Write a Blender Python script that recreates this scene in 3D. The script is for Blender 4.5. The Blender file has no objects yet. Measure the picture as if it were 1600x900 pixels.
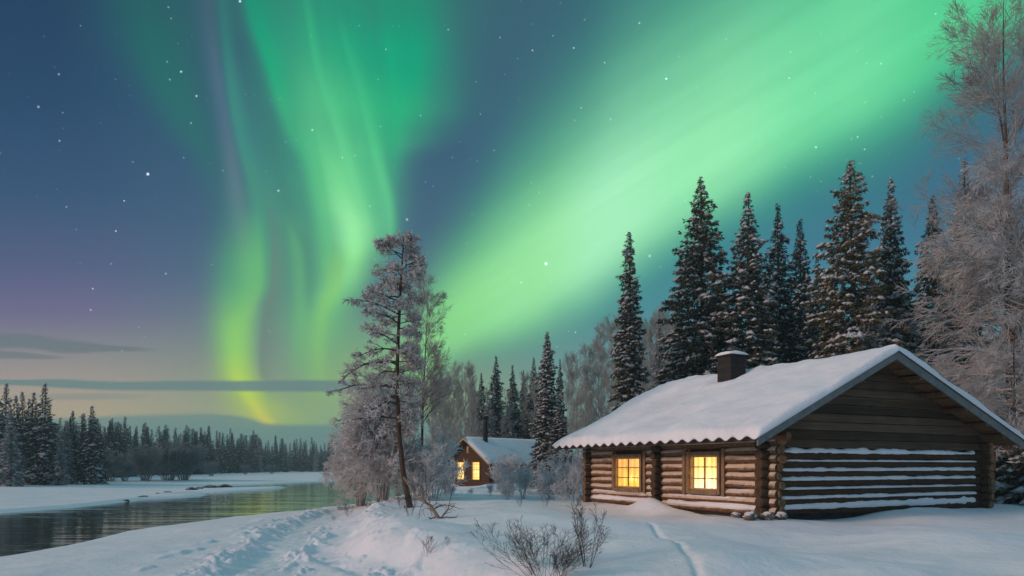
import bpy, math, random
import numpy as np
from mathutils import Vector
R_ = math.radians
SC = bpy.context.scene
COL = SC.collection
FPX, HY = 1112.0, 728.0          # focal length and horizon in pixels of the 1600 px wide photo
EYE = 1.56

# ------------------------------------------------------------------ camera
cam_d = bpy.data.cameras.new('camera'); cam = bpy.data.objects.new('camera', cam_d); COL.objects.link(cam)
cam.location = (0, 0, EYE); cam.rotation_euler = (R_(90), 0, 0)
cam_d.sensor_width = 36; cam_d.lens = 36 * FPX / 1600; cam_d.shift_y = (HY - 450) / 1600
cam_d.clip_start = 0.1; cam_d.clip_end = 6000
SC.camera = cam
SC.view_settings.view_transform = 'Standard'; SC.view_settings.look = 'None'
SC.view_settings.exposure = 0.0; SC.view_settings.gamma = 1; SC.view_settings.use_curve_mapping = False
SC.cycles.max_bounces = 8; SC.cycles.transparent_max_bounces = 8; SC.cycles.use_denoising = True
SC.cycles.volume_step_rate = 5

def lin(c):
    r = []
    for v in c[:3]:
        v = v / 255.0
        r.append(v / 12.92 if v <= 0.04045 else ((v + 0.055) / 1.055) ** 2.4)
    return tuple(r)

# ------------------------------------------------------------------ node helper
class NT:
    def __init__(s, tree): s.t = tree; s.n = tree.nodes; s.l = tree.links
    def node(s, typ, **kw):
        n = s.n.new(typ)
        for k, v in kw.items(): setattr(n, k, v)
        return n
    def put(s, sock, v):
        if isinstance(v, E): s.l.new(v.s, sock)
        elif isinstance(v, bpy.types.NodeSocket): s.l.new(v, sock)
        elif isinstance(v, (tuple, list)):
            sock.default_value = tuple(v) + (1.0,) if (len(v) == 3 and sock.type == 'RGBA') else tuple(v)
        else: sock.default_value = v
    def math(s, op, a, b=None, c=None, clamp=False):
        n = s.node('ShaderNodeMath', operation=op, use_clamp=clamp)
        s.put(n.inputs[0], a)
        if b is not None: s.put(n.inputs[1], b)
        if c is not None: s.put(n.inputs[2], c)
        return E(s, n.outputs[0])
    def curve(s, x, pts):
        """smooth curve through (x, y) points"""
        x0, x1 = pts[0][0], pts[-1][0]
        ys = [p[1] for p in pts]; y0, y1 = min(ys), max(ys)
        if y1 - y0 < 1e-9: y1 = y0 + 1
        n = s.node('ShaderNodeFloatCurve'); m = n.mapping; cu = m.curves[0]
        q = [((p[0] - x0) / (x1 - x0), (p[1] - y0) / (y1 - y0)) for p in pts]
        cu.points[0].location = q[0]; cu.points[1].location = q[-1]
        for a in q[1:-1]: cu.points.new(*a)
        for p in cu.points: p.handle_type = 'AUTO_CLAMPED'
        m.update()
        t = (x - x0) * (1.0 / (x1 - x0)); t = s.math('ADD', t, 0.0, clamp=True)
        s.put(n.inputs['Value'], t)
        return E(s, n.outputs[0]) * (y1 - y0) + y0
    def ramp(s, x, pts, interp='EASE'):
        x0, x1 = pts[0][0], pts[-1][0]
        n = s.node('ShaderNodeValToRGB'); cr = n.color_ramp; cr.interpolation = interp
        cr.elements[0].position = 0; cr.elements[1].position = 1
        cr.elements[0].color = (*pts[0][1], 1); cr.elements[1].color = (*pts[-1][1], 1)
        for p in pts[1:-1]:
            e = cr.elements.new((p[0] - x0) / (x1 - x0)); e.color = (*p[1], 1)
        s.put(n.inputs[0], (x - x0) * (1.0 / (x1 - x0)))
        return n.outputs[0]
    def mix(s, f, a, b):
        n = s.node('ShaderNodeMix', data_type='RGBA')
        s.put(n.inputs[0], f); s.put(n.inputs[6], a); s.put(n.inputs[7], b)
        return n.outputs[2]
    def mixop(s, op, f, a, b):
        n = s.node('ShaderNodeMix', data_type='RGBA', blend_type=op)
        s.put(n.inputs[0], f); s.put(n.inputs[6], a); s.put(n.inputs[7], b)
        return n.outputs[2]
    def xyz(s, x, y, z):
        n = s.node('ShaderNodeCombineXYZ'); s.put(n.inputs[0], x); s.put(n.inputs[1], y); s.put(n.inputs[2], z)
        return n.outputs[0]
    def sep(s, v):
        n = s.node('ShaderNodeSeparateXYZ'); s.l.new(v, n.inputs[0])
        return [E(s, n.outputs[i]) for i in range(3)]
    def noise(s, vec, scale, detail=3, rough=0.5, out=0, dist=0.0):
        n = s.node('ShaderNodeTexNoise')
        if vec is not None: s.l.new(vec, n.inputs['Vector'])
        n.inputs['Scale'].default_value = scale; n.inputs['Detail'].default_value = detail
        n.inputs['Roughness'].default_value = rough; n.inputs['Distortion'].default_value = dist
        return E(s, n.outputs[out])
    def sstep(s, a, b, x):
        n = s.node('ShaderNodeMapRange', interpolation_type='SMOOTHSTEP')
        s.put(n.inputs[0], x); n.inputs[1].default_value = a; n.inputs[2].default_value = b
        n.inputs[3].default_value = 0; n.inputs[4].default_value = 1
        return E(s, n.outputs[0])
class E:
    def __init__(s, nt, sock): s.nt = nt; s.s = sock
    def __add__(s, o): return s.nt.math('ADD', s, o)
    def __radd__(s, o): return s.nt.math('ADD', s, o)
    def __sub__(s, o): return s.nt.math('SUBTRACT', s, o)
    def __rsub__(s, o): return s.nt.math('SUBTRACT', o, s)
    def __mul__(s, o): return s.nt.math('MULTIPLY', s, o)
    def __rmul__(s, o): return s.nt.math('MULTIPLY', s, o)
    def __truediv__(s, o): return s.nt.math('DIVIDE', s, o)
    def __pow__(s, o): return s.nt.math('POWER', s, o)

# ------------------------------------------------------------------ world: night sky with aurora, stars, thin clouds
SKY_GAIN = 1.0
world = bpy.data.worlds.new('World'); SC.world = world; world.use_nodes = True
w = NT(world.node_tree); w.n.clear()
tc = w.node('ShaderNodeTexCoord'); direc = tc.outputs['Generated']
dx, dy, dz = w.sep(direc)
dys = w.math('MAXIMUM', dy, 0.2)
# bearing and height of the sky direction on a plane ahead, in hundreds of units
px = (dx / dys) * (FPX / 100) + 8.0
py = HY / 100 - (dz / dys) * (FPX / 100)
wv = w.xyz(px * 0.35, py * 0.16, 0.0)
warp = w.noise(wv, 1.0, 2, 0.5)
pxw = px + (warp - 0.5) * 0.35
stri = w.noise(w.xyz(pxw * 1.0 + py * -0.12, py * 0.10, 3.0), 2.2, 3, 0.55)
fine = w.noise(w.xyz(pxw + py * -0.12, py * 0.05, 13.0), 6.5, 2, 0.6)
stri = stri * .5 + fine * .5
stri2 = w.noise(w.xyz(pxw * 0.5, py * 0.07, 9.0), 1.1, 2, 0.5)
L = lin
left = w.ramp(py, [(0, L((36, 66, 98))), (1.5, L((40, 74, 107))), (3.0, L((56, 86, 120))), (4.2, L((80, 96, 130))),
                   (4.9, L((112, 110, 142))), (5.4, L((136, 136, 143))), (6.0, L((168, 156, 146))), (6.45, L((184, 168, 142))), (7.3, L((140, 160, 152)))], 'LINEAR')
right = w.ramp(py, [(0, L((56, 100, 120))), (1.5, L((60, 98, 124))), (3.0, L((60, 108, 136))), (4.0, L((66, 122, 146))),
                    (4.8, L((76, 136, 152))), (5.6, L((96, 150, 158))), (6.5, L((112, 156, 156))), (7.3, L((120, 158, 160)))], 'LINEAR')
mid = w.ramp(py, [(0, L((58, 96, 112))), (2.5, L((60, 97, 121))), (3.5, L((68, 102, 126))), (4.5, L((84, 116, 132))), (5.5, L((120, 140, 135))),
                  (6.2, L((138, 158, 132))), (6.5, L((140, 165, 135))), (7.3, L((120, 158, 150)))], 'LINEAR')
sky = w.mix(w.sstep(0.5, 5.0, px), left, mid)
sky = w.mix(w.sstep(6.5, 11.0, px), sky, right)
edge = w.sstep(0.0, 0.25, px)
# purple tint low on the left
def blob(x, y, sx, sy):
    a = (px - x) / sx; b = (py - y) / sy
    return w.math('EXPONENT', (a * a + b * b) * -1.0)
sky = w.mix(blob(0.6, 4.5, 1.7, 0.75) * 0.2, sky, L((112, 98, 140)))

def curtain(pts, colr, power=2.0, stria=0.25, src=None):
    """a hanging curtain: pts are (y, centre x, left width, right width, strength)"""
    X = src or pxw
    xc = w.curve(py, [(p[0], p[1]) for p in pts]); wl = w.curve(py, [(p[0], p[2]) for p in pts])
    wr = w.curve(py, [(p[0], p[3]) for p in pts]); I = w.curve(py, [(p[0], p[4]) for p in pts])
    d = X - xc
    side = w.math('GREATER_THAN', d, 0.0)
    wd = wl + (wr - wl) * side
    g = w.math('EXPONENT', w.math('POWER', w.math('ABSOLUTE', d) / wd, power) * -1.0)
    return g * I * (stri * (2 * stria) + (1 - stria)), w.ramp(py, [(a, L(c)) for a, c in colr])

def lay(sky, fc):
    f, c = fc
    return w.mix(w.math('ADD', f, 0.0, clamp=True), sky, c)

emerald = (16, 152, 118)
# faint veil, far left
sky = lay(sky, curtain([(-1, 1.9, .7, .9, .5), (0, 2.2, .7, .9, .5), (1, 2.5, .55, .7, .62), (2, 2.95, .4, .5, .55), (2.7, 3.35, .3, .4, .35), (3.6, 3.6, .3, .5, .2), (5.2, 3.6, .3, .5, .1), (6, 3.6, .3, .5, 0)],
                       [(0, (28, 112, 98)), (2, (38, 118, 106)), (6, (80, 140, 120))]))
# wide emerald field of the middle arc
sky = lay(sky, curtain([(-2, 5.6, 1.8, 1.6, .9), (0, 5.35, 1.45, 1.7, .85), (0.8, 5.6, 1.35, 1.4, .95), (1.6, 5.7, 1.1, 1.25, .95), (2.1, 5.5, .75, 1.15, .8), (2.6, 5.45, .75, .75, .85), (3.4, 5.5, .68, .65, .8), (4.0, 5.4, .62, .6, .55), (4.6, 5.15, .6, .6, .4), (5.2, 5.0, .7, .7, .3), (6, 5, .7, .9, 0)],
                       [(0, (34, 150, 118)), (1, (26, 160, 122)), (1.8, (44, 178, 126)), (3, (86, 200, 140)), (4.5, (104, 190, 132)), (6, (130, 190, 125))], 3.0, .34))
sky = lay(sky, curtain([(.6, 3.95, .3, .4, 0), (1.4, 4.1, .35, .5, .3), (2.4, 4.35, .4, .5, .5), (3.2, 4.5, .5, .5, .6), (4.2, 4.55, .5, .6, .5), (5.0, 4.6, .55, .7, .3), (6.2, 4.6, .6, .8, 0)],
                       [(0, (40, 140, 116)), (2.4, (62, 154, 124)), (4.2, (88, 166, 124)), (6, (120, 170, 124))], 2.4, .35))
sky = lay(sky, curtain([(-1, 6.4, .3, .35, .3), (0.2, 6.45, .4, .35, .55), (1.0, 6.4, .45, .35, .8), (1.5, 6.3, .45, .3, .6), (2.2, 6.0, .3, .3, .25), (3, 5.9, .3, .3, 0)],
                       [(0, (20, 150, 116)), (1, (14, 165, 124)), (2, (40, 180, 125))]))
# deep green left rim of the middle arc
sky = lay(sky, curtain([(-1, 3.85, .15, .3, .6), (0, 3.95, .12, .35, .7), (1, 4.25, .14, .35, .8), (2, 4.6, .16, .3, .6), (3, 4.95, .15, .3, .45), (4, 5.0, .15, .3, .3), (5, 4.9, .2, .4, 0)],
                       [(0, (12, 158, 120)), (1, (22, 170, 124)), (2, (60, 190, 130)), (4, (96, 190, 125))]))
# bright spine
sky = lay(sky, curtain([(-0.5, 4.6, .4, .5, 0), (0.6, 4.8, .45, .6, .18), (1.4, 4.95, .35, .7, .5), (2.0, 5.0, .3, .7, .62), (2.6, 5.2, .28, .38, .72), (3.2, 5.35, .28, .32, .95), (3.75, 5.47, .26, .3, 1.0), (4.15, 5.42, .2, .26, .75), (4.7, 5.15, .3, .35, .6), (5.2, 5.0, .35, .35, .42), (5.8, 4.9, .35, .35, .2), (6.4, 4.9, .4, .4, 0)],
                       [(0, (80, 200, 140)), (2, (100, 208, 142)), (2.8, (125, 225, 150)), (3.6, (152, 240, 166)), (4.2, (150, 238, 150)), (5, (110, 205, 125)), (6, (120, 200, 110))], 2.0, .12))
# right ray
sky = lay(sky, curtain([(1.4, 5.5, .12, .1, 0), (2, 5.75, .15, .1, .25), (2.8, 5.95, .18, .1, .45), (3.4, 6.02, .2, .1, .4), (3.9, 5.98, .2, .1, .2), (4.4, 5.9, .2, .1, 0)],
                       [(1, (70, 190, 130)), (4, (110, 215, 150))]))
# violet and teal rays
sky = lay(sky, curtain([(-1, 3.1, .2, .2, .5), (0, 3.25, .2, .15, .6), (1.2, 3.4, .16, .1, .7), (2.4, 3.62, .17, .13, .6), (3.3, 3.75, .18, .15, .55), (4, 3.84, .14, .12, .4), (4.8, 3.9, .12, .12, .3), (5.8, 3.95, .12, .12, 0)],
                       [(0, (70, 100, 118)), (1.5, (84, 112, 136)), (3, (104, 132, 144)), (5, (120, 140, 140))], 2.0, .1))
sky = lay(sky, curtain([(-1, 3.4, .1, .12, .35), (0.2, 3.5, .1, .12, .45), (1.4, 3.62, .10, .2, .6), (2.2, 3.78, .10, .26, .6), (3, 3.98, .12, .3, .45), (3.8, 4.1, .15, .3, .4), (4.6, 4.2, .1, .3, .2), (5.4, 4.3, .2, .3, 0)],
                       [(0, (50, 132, 124)), (2, (66, 155, 136)), (3.4, (84, 172, 132)), (5, (110, 180, 120))], 2.0, .1))
# low folded curtain
sky = lay(sky, curtain([(2.8, 3.7, .3, .2, 0), (3.4, 3.75, .32, .3, .22), (4.2, 3.76, .36, .36, .55), (4.8, 3.70, .34, .30, .68), (5.5, 3.66, .30, .28, .8), (6.1, 3.86, .38, .34, .75), (6.5, 4.05, .5, .6, .6), (6.8, 4.1, .6, .7, .3), (7.1, 4.1, .5, .7, 0)],
                       [(3, (74, 155, 125)), (4.2, (92, 182, 120)), (5.2, (126, 204, 112)), (6.1, (168, 208, 92)), (6.5, (188, 208, 84)), (7, (160, 190, 110))], 2.2, .15))
sky = lay(sky, curtain([(3.2, 3.96, .2, .1, 0), (3.8, 4.02, .25, .09, .4), (4.3, 4.02, .28, .1, .5), (4.8, 3.86, .24, .14, .4), (5.2, 3.70, .2, .18, .45), (5.7, 3.68, .14, .18, .6), (6.15, 3.84, .12, .14, .8), (6.5, 4.06, .14, .14, .8), (6.7, 4.2, .2, .1, .3), (6.9, 4.2, .2, .2, 0)],
                       [(3, (90, 180, 124)), (4.3, (118, 210, 118)), (5.4, (160, 222, 104)), (6.1, (196, 222, 84)), (6.6, (226, 216, 84))], 2.0, .05))
# single fine rays
for (pts, c0, c1_) in [
    ([(-.5, 4.75, .05, .08, 0), (.8, 4.95, .06, .10, .35), (2.0, 5.25, .06, .12, .45), (3.0, 5.55, .06, .12, .4), (3.9, 5.75, .05, .1, 0)], (60, 200, 140), (150, 238, 165)),
    ([(.2, 5.3, .05, .1, 0), (1.2, 5.55, .05, .12, .4), (2.4, 5.85, .05, .12, .5), (3.3, 6.05, .05, .1, .4), (4.0, 6.08, .05, .1, 0)], (50, 190, 135), (120, 220, 150)),
    ([(.3, 6.0, .08, .08, 0), (1.1, 6.1, .10, .08, .35), (2.2, 6.15, .10, .08, .3), (3.0, 6.15, .1, .08, 0)], (20, 175, 125), (60, 190, 130)),
    ([(.8, 4.7, .10, .05, 0), (1.8, 4.85, .12, .05, .4), (2.8, 5.02, .12, .05, .5), (3.8, 5.12, .12, .05, .35), (4.8, 5.0, .12, .06, 0)], (50, 170, 126), (110, 210, 140)),
    ([(3.2, 4.5, .10, .14, 0), (3.9, 4.62, .12, .16, .4), (4.7, 4.66, .12, .16, .45), (5.5, 4.62, .12, .16, .3), (6.2, 4.6, .1, .1, 0)], (84, 170, 125), (110, 190, 120)),
    ([(3.8, 5.25, .16, .10, 0), (4.4, 5.22, .18, .10, .6), (5.0, 5.0, .18, .12, .55), (5.7, 4.95, .18, .14, .4), (6.3, 5.0, .2, .2, 0)], (110, 212, 132), (140, 205, 112)),
    ([(3.0, 4.15, .04, .14, 0), (4.0, 4.25, .04, .16, .55), (4.8, 4.15, .05, .18, .6), (5.6, 4.05, .05, .16, .55), (6.1, 4.15, .05, .12, .2), (6.5, 4.2, .05, .1, 0)], (64, 112, 116), (112, 132, 124)),
    ([(1.4, 4.15, .08, .10, 0), (2.4, 4.3, .10, .12, .35), (3.4, 4.55, .08, .12, .35), (4.2, 4.8, .08, .1, .35), (5.0, 4.8, .08, .1, 0)], (50, 116, 110), (76, 136, 120))]:
    sky = lay(sky, curtain(pts, [(0, c0), (5.5, c1_)], 2.0, .3))
# low glow between the curtains, behind the pine
sky = lay(sky, curtain([(4.8, 5.7, .6, 1.0, 0), (5.4, 5.75, .7, 1.1, .35), (5.9, 5.6, .8, 1.4, .45), (6.4, 5.4, 1.1, 1.6, .35), (7.0, 5.2, 1.2, 1.8, .2)],
                       [(5, (110, 190, 120)), (6, (146, 200, 104)), (7, (150, 190, 120))], 2.0, .3))
# big diagonal band, crossing from low middle to upper right
Xb = px
yc = w.curve(Xb, [(5.5, 6.1), (6.5, 5.45), (7, 5.02), (8, 4.4), (9, 3.72), (10, 3.05), (11, 2.38), (12, 1.75), (13, 1.1), (14, 0.45), (15, -0.15), (17, -1.2)])
wu = w.curve(Xb, [(5.5, .4), (7, .7), (8, 1.1), (9, 1.35), (10, 1.75), (11, 1.9), (12, 2.1), (14, 2.4), (17, 2.6)])
wl_ = w.curve(Xb, [(5.5, .35), (7, .55), (8, .8), (9, 1.0), (10, 1.06), (11, 1.12), (12, 1.22), (13, 1.3), (14, 1.4), (15, 1.25), (17, 1.2)])
Ib = w.curve(Xb, [(5.5, 0), (6.3, .35), (7, .75), (8, .9), (9.5, 1.0), (12, .98), (15, .9), (17, .7)])
wq = w.noise(w.xyz(px * 0.5 - py * 0.15, py * 0.6 + px * .3, 5.0), 0.8, 2, 0.5)
d = py - yc + (wq - 0.5) * 0.45
wd = wu + (wl_ - wu) * w.math('GREATER_THAN', d, 0.0)
r = w.math('ABSOLUTE', d) / wd
sidef = w.math('GREATER_THAN', d, 0.0)
g0 = w.math('EXPONENT', w.math('POWER', r, 1.7 + sidef * 1.6) * -1.0)
g1 = w.math('EXPONENT', w.math('POWER', r / (1.72 - sidef * 0.45), 2.2) * -1.0)
core = w.ramp(Xb, [(5.5, L((142, 210, 118))), (7, L((152, 234, 146))), (8.2, L((158, 238, 164))), (9.5, L((170, 246, 194))), (11, L((152, 240, 180))), (13, L((120, 228, 166))), (15, L((88, 214, 150))), (17, L((70, 200, 140)))])
rim = w.ramp(Xb, [(5.5, L((100, 180, 125))), (8, L((58, 168, 134))), (11, L((42, 166, 130))), (13, L((40, 170, 132))), (17, L((50, 170, 138)))])
sky = w.mix(g1 * Ib * 0.92, sky, rim)
bst = w.noise(w.xyz(px * 0.62 + py * 1.0, (px - py) * 0.08, 7.0), 0.8, 2, 0.5)
sky = w.mix(w.math('MULTIPLY', g0 * Ib, bst * 0.5 + 0.78, clamp=True), sky, core)
rays = w.noise(w.xyz((px * .62 + py) * 1.0, (px - py) * .05, 21.0), 3.0, 2, .5)
sky = w.mixop('MULTIPLY', g1 * Ib, sky, w.ramp(rays, [(.3, (.93, .95, .95)), (.7, (1.03, 1.03, 1.03))], 'LINEAR'))
# clouds low over the horizon
cn = w.noise(w.xyz(px * 0.35, py * 3.0, 1.0), 1.0, 3, 0.5)
pyc = py + (cn - 0.5) * 0.10
def cloud(x0, x1, soft, ypts, hpts, col, alpha, so=.05):
    yy = w.curve(px, ypts); hh = w.curve(px, hpts)
    dd = w.math('ABSOLUTE', pyc - yy) / hh
    m = 1 - w.sstep(0.55, 1.25, dd)
    m = m * w.sstep(x0 - soft, x0 + soft, px) * (1 - w.sstep(x1 - soft, x1 + soft, px))
    return m * alpha, col
f, c = cloud(-3, 2.3, .35, [(-3, 5.4), (0, 5.33), (1, 5.42), (2.5, 5.48)], [(-3, .2), (0, .13), (1, .12), (1.8, .06), (2.5, .03)], L((104, 118, 124)), .75); sky = w.mix(f, sky, c)
f, c = cloud(-3, .95, .3, [(-3, 5.5), (0, 5.55), (1, 5.60)], [(-3, .1), (0, .06), (1, .02)], L((108, 120, 126)), .7); sky = w.mix(f, sky, c)
f, c = cloud(-4, 5.55, .15, [(-4, 6.0), (0, 5.97), (1, 5.99), (3, 6.03), (5, 6.03), (6, 6.05)], [(-4, .1), (0, .05), (1, .08), (3, .09), (5, .1), (6, .07)], L((106, 134, 134)), .9); sky = w.mix(f, sky, c)
f, c = cloud(0.4, 2.2, .5, [(0, 6.2), (1, 6.18), (3, 6.22)], [(0, .03), (1, .05), (2.4, .03), (3, .02)], L((138, 146, 140)), .6); sky = w.mix(f, sky, c)
top = w.curve(px, [(-4, 6.7), (0, 6.58), (1.2, 6.52), (3.2, 6.45), (4.2, 6.6), (5, 6.62), (6, 6.55), (8, 6.6), (17, 6.7)])
bank = w.sstep(-0.03, 0.06, pyc - top) * (1 - w.sstep(8, 10, px) * .7)
sky = w.mix(bank * 0.85, sky, w.ramp(py, [(6.3, L((118, 144, 136))), (6.8, L((104, 142, 140))), (7.3, L((112, 148, 150)))]))
# stars
vor = w.node('ShaderNodeTexVoronoi'); vor.inputs['Scale'].default_value = 44; w.l.new(direc, vor.inputs['Vector'])
vd = E(w, vor.outputs['Distance']); vr, vg, vb = w.sep(vor.outputs['Color'])
mag = w.math('POWER', vr, 4.5)
st = (1 - w.sstep(0.010, 0.042, vd)) * mag * 1.1
vor2 = w.node('ShaderNodeTexVoronoi'); vor2.inputs['Scale'].default_value = 80; w.l.new(direc, vor2.inputs['Vector'])
vd2 = E(w, vor2.outputs['Distance']); vr2, _, _ = w.sep(vor2.outputs['Color'])
st = st + (1 - w.sstep(0.02, 0.12, vd2)) * w.math('POWER', vr2, 5.0) * 0.6
vor3 = w.node('ShaderNodeTexVoronoi'); vor3.inputs['Scale'].default_value = 58; w.l.new(w.mixop('ADD', 1.0, direc, (3.3, 1.7, .9)), vor3.inputs['Vector'])
vr3, _, _ = w.sep(vor3.outputs['Color'])
st = st + (1 - w.sstep(0.012, 0.075, E(w, vor3.outputs['Distance']))) * w.math('POWER', vr3, 3.0) * .38
for (sx, sy, br, ra) in [(2.31, 2.72, 1.8, .020), (10.41, 1.23, 1.3, .015), (8.53, 4.12, 1.2, .022), (1.81, 3.61, .9, .013), (1.45, 4.51, .8, .013), (3.75, .02, 1.4, .018),
                         (2.83, 1.12, .8, .018), (3.07, 1.5, .7, .017), (4.35, 2.98, .6, .018), (9.99, .36, .6, .015), (12.75, 2.3, .6, .018), (13.4, 2.14, .5, .015), (.92, 1.16, .5, .016), (.6, 1.67, .5, .02), (4.88, 2.03, .5, .018), (10.15, 4.0, .5, .02), (6.36, 3.43, .6, .018)]:
    a = (px - sx) / (ra * .8); b = (py - sy) / (ra * .8)
    st = st + w.math('EXPONENT', (a * a + b * b) * -1.0) * br
st = st * (1 - w.sstep(5.2, 6.2, py))
# the rest of the dome: twilight behind the viewer and overhead
up = w.math('MAXIMUM', dz, 0.0)
BACK_LOW, BACK_HIGH = L((108, 128, 150)), L((114, 160, 182))
back = w.mix(w.sstep(0.10, 0.75, up), BACK_LOW, BACK_HIGH)
front = w.sstep(0.30, 0.62, dy)
sky = w.mix(front, back, sky)
adds = w.node('ShaderNodeMix', data_type='RGBA', blend_type='ADD'); adds.inputs[0].default_value = 1
w.put(adds.inputs[6], sky); w.put(adds.inputs[7], w.mix(st * front, (0, 0, 0), (0.8, 0.9, 1.0)))
# below the horizon only the reflection of snow
bg = w.node('ShaderNodeBackground'); w.l.new(adds.outputs[2], bg.inputs[0]); bg.inputs[1].default_value = SKY_GAIN
nis = w.node('ShaderNodeTexSky'); nis.sky_type = 'NISHITA'; nis.sun_disc = False
nis.sun_elevation = R_(-4); nis.sun_rotation = R_(-100)
bg2 = w.node('ShaderNodeBackground'); w.l.new(nis.outputs[0], bg2.inputs[0]); bg2.inputs[1].default_value = 0.05
ad = w.node('ShaderNodeAddShader'); w.l.new(bg.outputs[0], ad.inputs[0]); w.l.new(bg2.outputs[0], ad.inputs[1])
wo = w.node('ShaderNodeOutputWorld'); w.l.new(ad.outputs[0], wo.inputs['Surface'])
world.cycles.sampling_method = 'MANUAL'; world.cycles.sample_map_resolution = 512

# one low soft lamp: the afterglow beyond the river, on the left
sd = bpy.data.lights.new('sun', 'SUN'); sun = bpy.data.objects.new('sun', sd); COL.objects.link(sun)
sd.energy = 1.8; sd.angle = R_(12); sd.color = (1.0, 0.66, 0.50)
SUN_FROM = Vector((-0.90, -0.34, 0.40)).normalized()
sun.rotation_euler = SUN_FROM.to_track_quat('Z', 'Y').to_euler()

# ------------------------------------------------------------------ materials
def mat(name):
    m = bpy.data.materials.new(name); m.use_nodes = True
    t = NT(m.node_tree); b = m.node_tree.nodes['Principled BSDF']
    return m, t, b
def bump(t, b, h, strength=0.5, dist=0.05, normal=None):
    n = t.node('ShaderNodeBump'); n.inputs['Strength'].default_value = strength; n.inputs['Distance'].default_value = dist
    t.put(n.inputs['Height'], h)
    if normal is not None: t.l.new(normal, n.inputs['Normal'])
    t.l.new(n.outputs[0], b.inputs['Normal']); return n
def simple(name, c0, c1, scale=4, rough=0.85, stretch=(1, 1, 1), bmp=0.3, bd=0.02, coord='Object', detail=5):
    m, t, b = mat(name)
    tc = t.node('ShaderNodeTexCoord'); mp = t.node('ShaderNodeMapping'); mp.inputs['Scale'].default_value = stretch
    t.l.new(tc.outputs[coord], mp.inputs[0])
    n = t.noise(mp.outputs[0], scale, detail, 0.6)
    t.l.new(t.ramp(n, [(0.25, c0), (0.75, c1)], 'LINEAR'), b.inputs['Base Color'])
    b.inputs['Roughness'].default_value = rough
    b.inputs['Specular IOR Level'].default_value = 0.2
    if bmp: bump(t, b, n, bmp, bd)
    return m
def frosted(name, wood0, wood1, frost, lo, hi, stretch=(1, 1, 1), scale=5, amount=1.0, rough=.85, bd=.02):
    """wood or bark that carries frost where it faces up, more or less according to lo and hi"""
    m, t, b = mat(name)
    tc = t.node('ShaderNodeTexCoord'); mp = t.node('ShaderNodeMapping'); mp.inputs['Scale'].default_value = stretch
    t.l.new(tc.outputs['Object'], mp.inputs[0])
    n = t.noise(mp.outputs[0], scale, 6, 0.65); n2 = t.noise(tc.outputs['Object'], 3.1, 5, 0.6); n3 = t.noise(tc.outputs['Object'], 22.0, 4, 0.6)
    wood = t.ramp(n, [(0.3, wood0), (0.7, wood1)], 'LINEAR')
    g = t.node('ShaderNodeNewGeometry'); _, _, nz = t.sep(g.outputs['True Normal'])
    f = t.sstep(lo, hi, nz + (n2 - 0.5) * 1.0 + (n3 - 0.5) * 0.8) * amount
    t.l.new(t.mix(f, wood, frost), b.inputs['Base Color'])
    b.inputs['Roughness'].default_value = rough; b.inputs['Specular IOR Level'].default_value = 0.2
    bump(t, b, n + f * 0.6 + n3 * 0.4, .6, bd)
    return m
M = {}
SNOWC = (0.80, 0.80, 0.84)
def snow_mat(name, sc=1.0, col=SNOWC, grain=.25):
    m, t, b = mat(name)
    tc = t.node('ShaderNodeTexCoord'); o = tc.outputs['Object']
    n1 = t.noise(o, 0.7 * sc, 4, 0.55); n2 = t.noise(o, 9 * sc, 5, 0.6); n3 = t.noise(o, 60 * sc, 3, 0.6)
    t.l.new(t.ramp(n1, [(0.3, tuple(c * 0.93 for c in col)), (0.7, tuple(min(1, c * 1.05) for c in col))], 'LINEAR'), b.inputs['Base Color'])
    b.inputs['Roughness'].default_value = 0.62; b.inputs['Specular IOR Level'].default_value = 0.3
    n4 = t.noise(o, 2.6 * sc, 5, .6)
    bump(t, b, n2 * 1.0 + n3 * grain + n4 * 1.6, 0.42, 0.05)
    return m
M['snow'] = snow_mat('snow')
M['roof_snow'] = snow_mat('roof_snow', 1.0, (0.82, 0.80, 0.84), .15)
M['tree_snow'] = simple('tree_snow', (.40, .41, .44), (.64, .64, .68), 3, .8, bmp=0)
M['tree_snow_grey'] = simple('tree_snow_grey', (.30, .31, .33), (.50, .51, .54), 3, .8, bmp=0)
M['needle'] = simple('needle', (.032, .040, .028), (.105, .102, .068), 1.6, .9, bmp=0)
M['needle_blue'] = simple('needle_blue', (.018, .034, .037), (.050, .072, .074), 1.2, .9, bmp=0)
M['needle_gold'] = simple('needle_gold', (.060, .062, .032), (.175, .140, .065), 1.1, .9, bmp=0)
M['needle_frost'] = simple('needle_frost', (.16, .18, .19), (.34, .36, .37), 1.6, .9, bmp=0)
M['bark'] = simple('bark', (.035, .026, .020), (.12, .085, .065), 8, .95, (1, 1, .25), .8, .03)
M['pine_bark'] = frosted('pine_bark', (.035, .022, .016), (.12, .072, .048), (.46, .44, .46), .15, .9, (1, 1, .3), 10)
M['rime'] = simple('rime', (.52, .49, .48), (.82, .78, .77), 2.2, .9, bmp=0)
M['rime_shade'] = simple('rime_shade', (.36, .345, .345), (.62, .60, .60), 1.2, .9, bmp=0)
M['bank_brush'] = simple('bank_brush', (.15, .18, .19), (.28, .32, .33), .8, .9, bmp=0)
M['rime_cool'] = simple('rime_cool', (.48, .49, .51), (.78, .78, .80), 2.0, .9, bmp=0)
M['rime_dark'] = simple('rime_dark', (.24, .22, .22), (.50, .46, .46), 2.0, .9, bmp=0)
M['twig'] = simple('twig', (.05, .038, .034), (.13, .10, .09), 6, .9, bmp=0)
M['haze_twig'] = simple('haze_twig', (.26, .265, .25), (.46, .46, .44), 1.0, .9, bmp=0)
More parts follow.
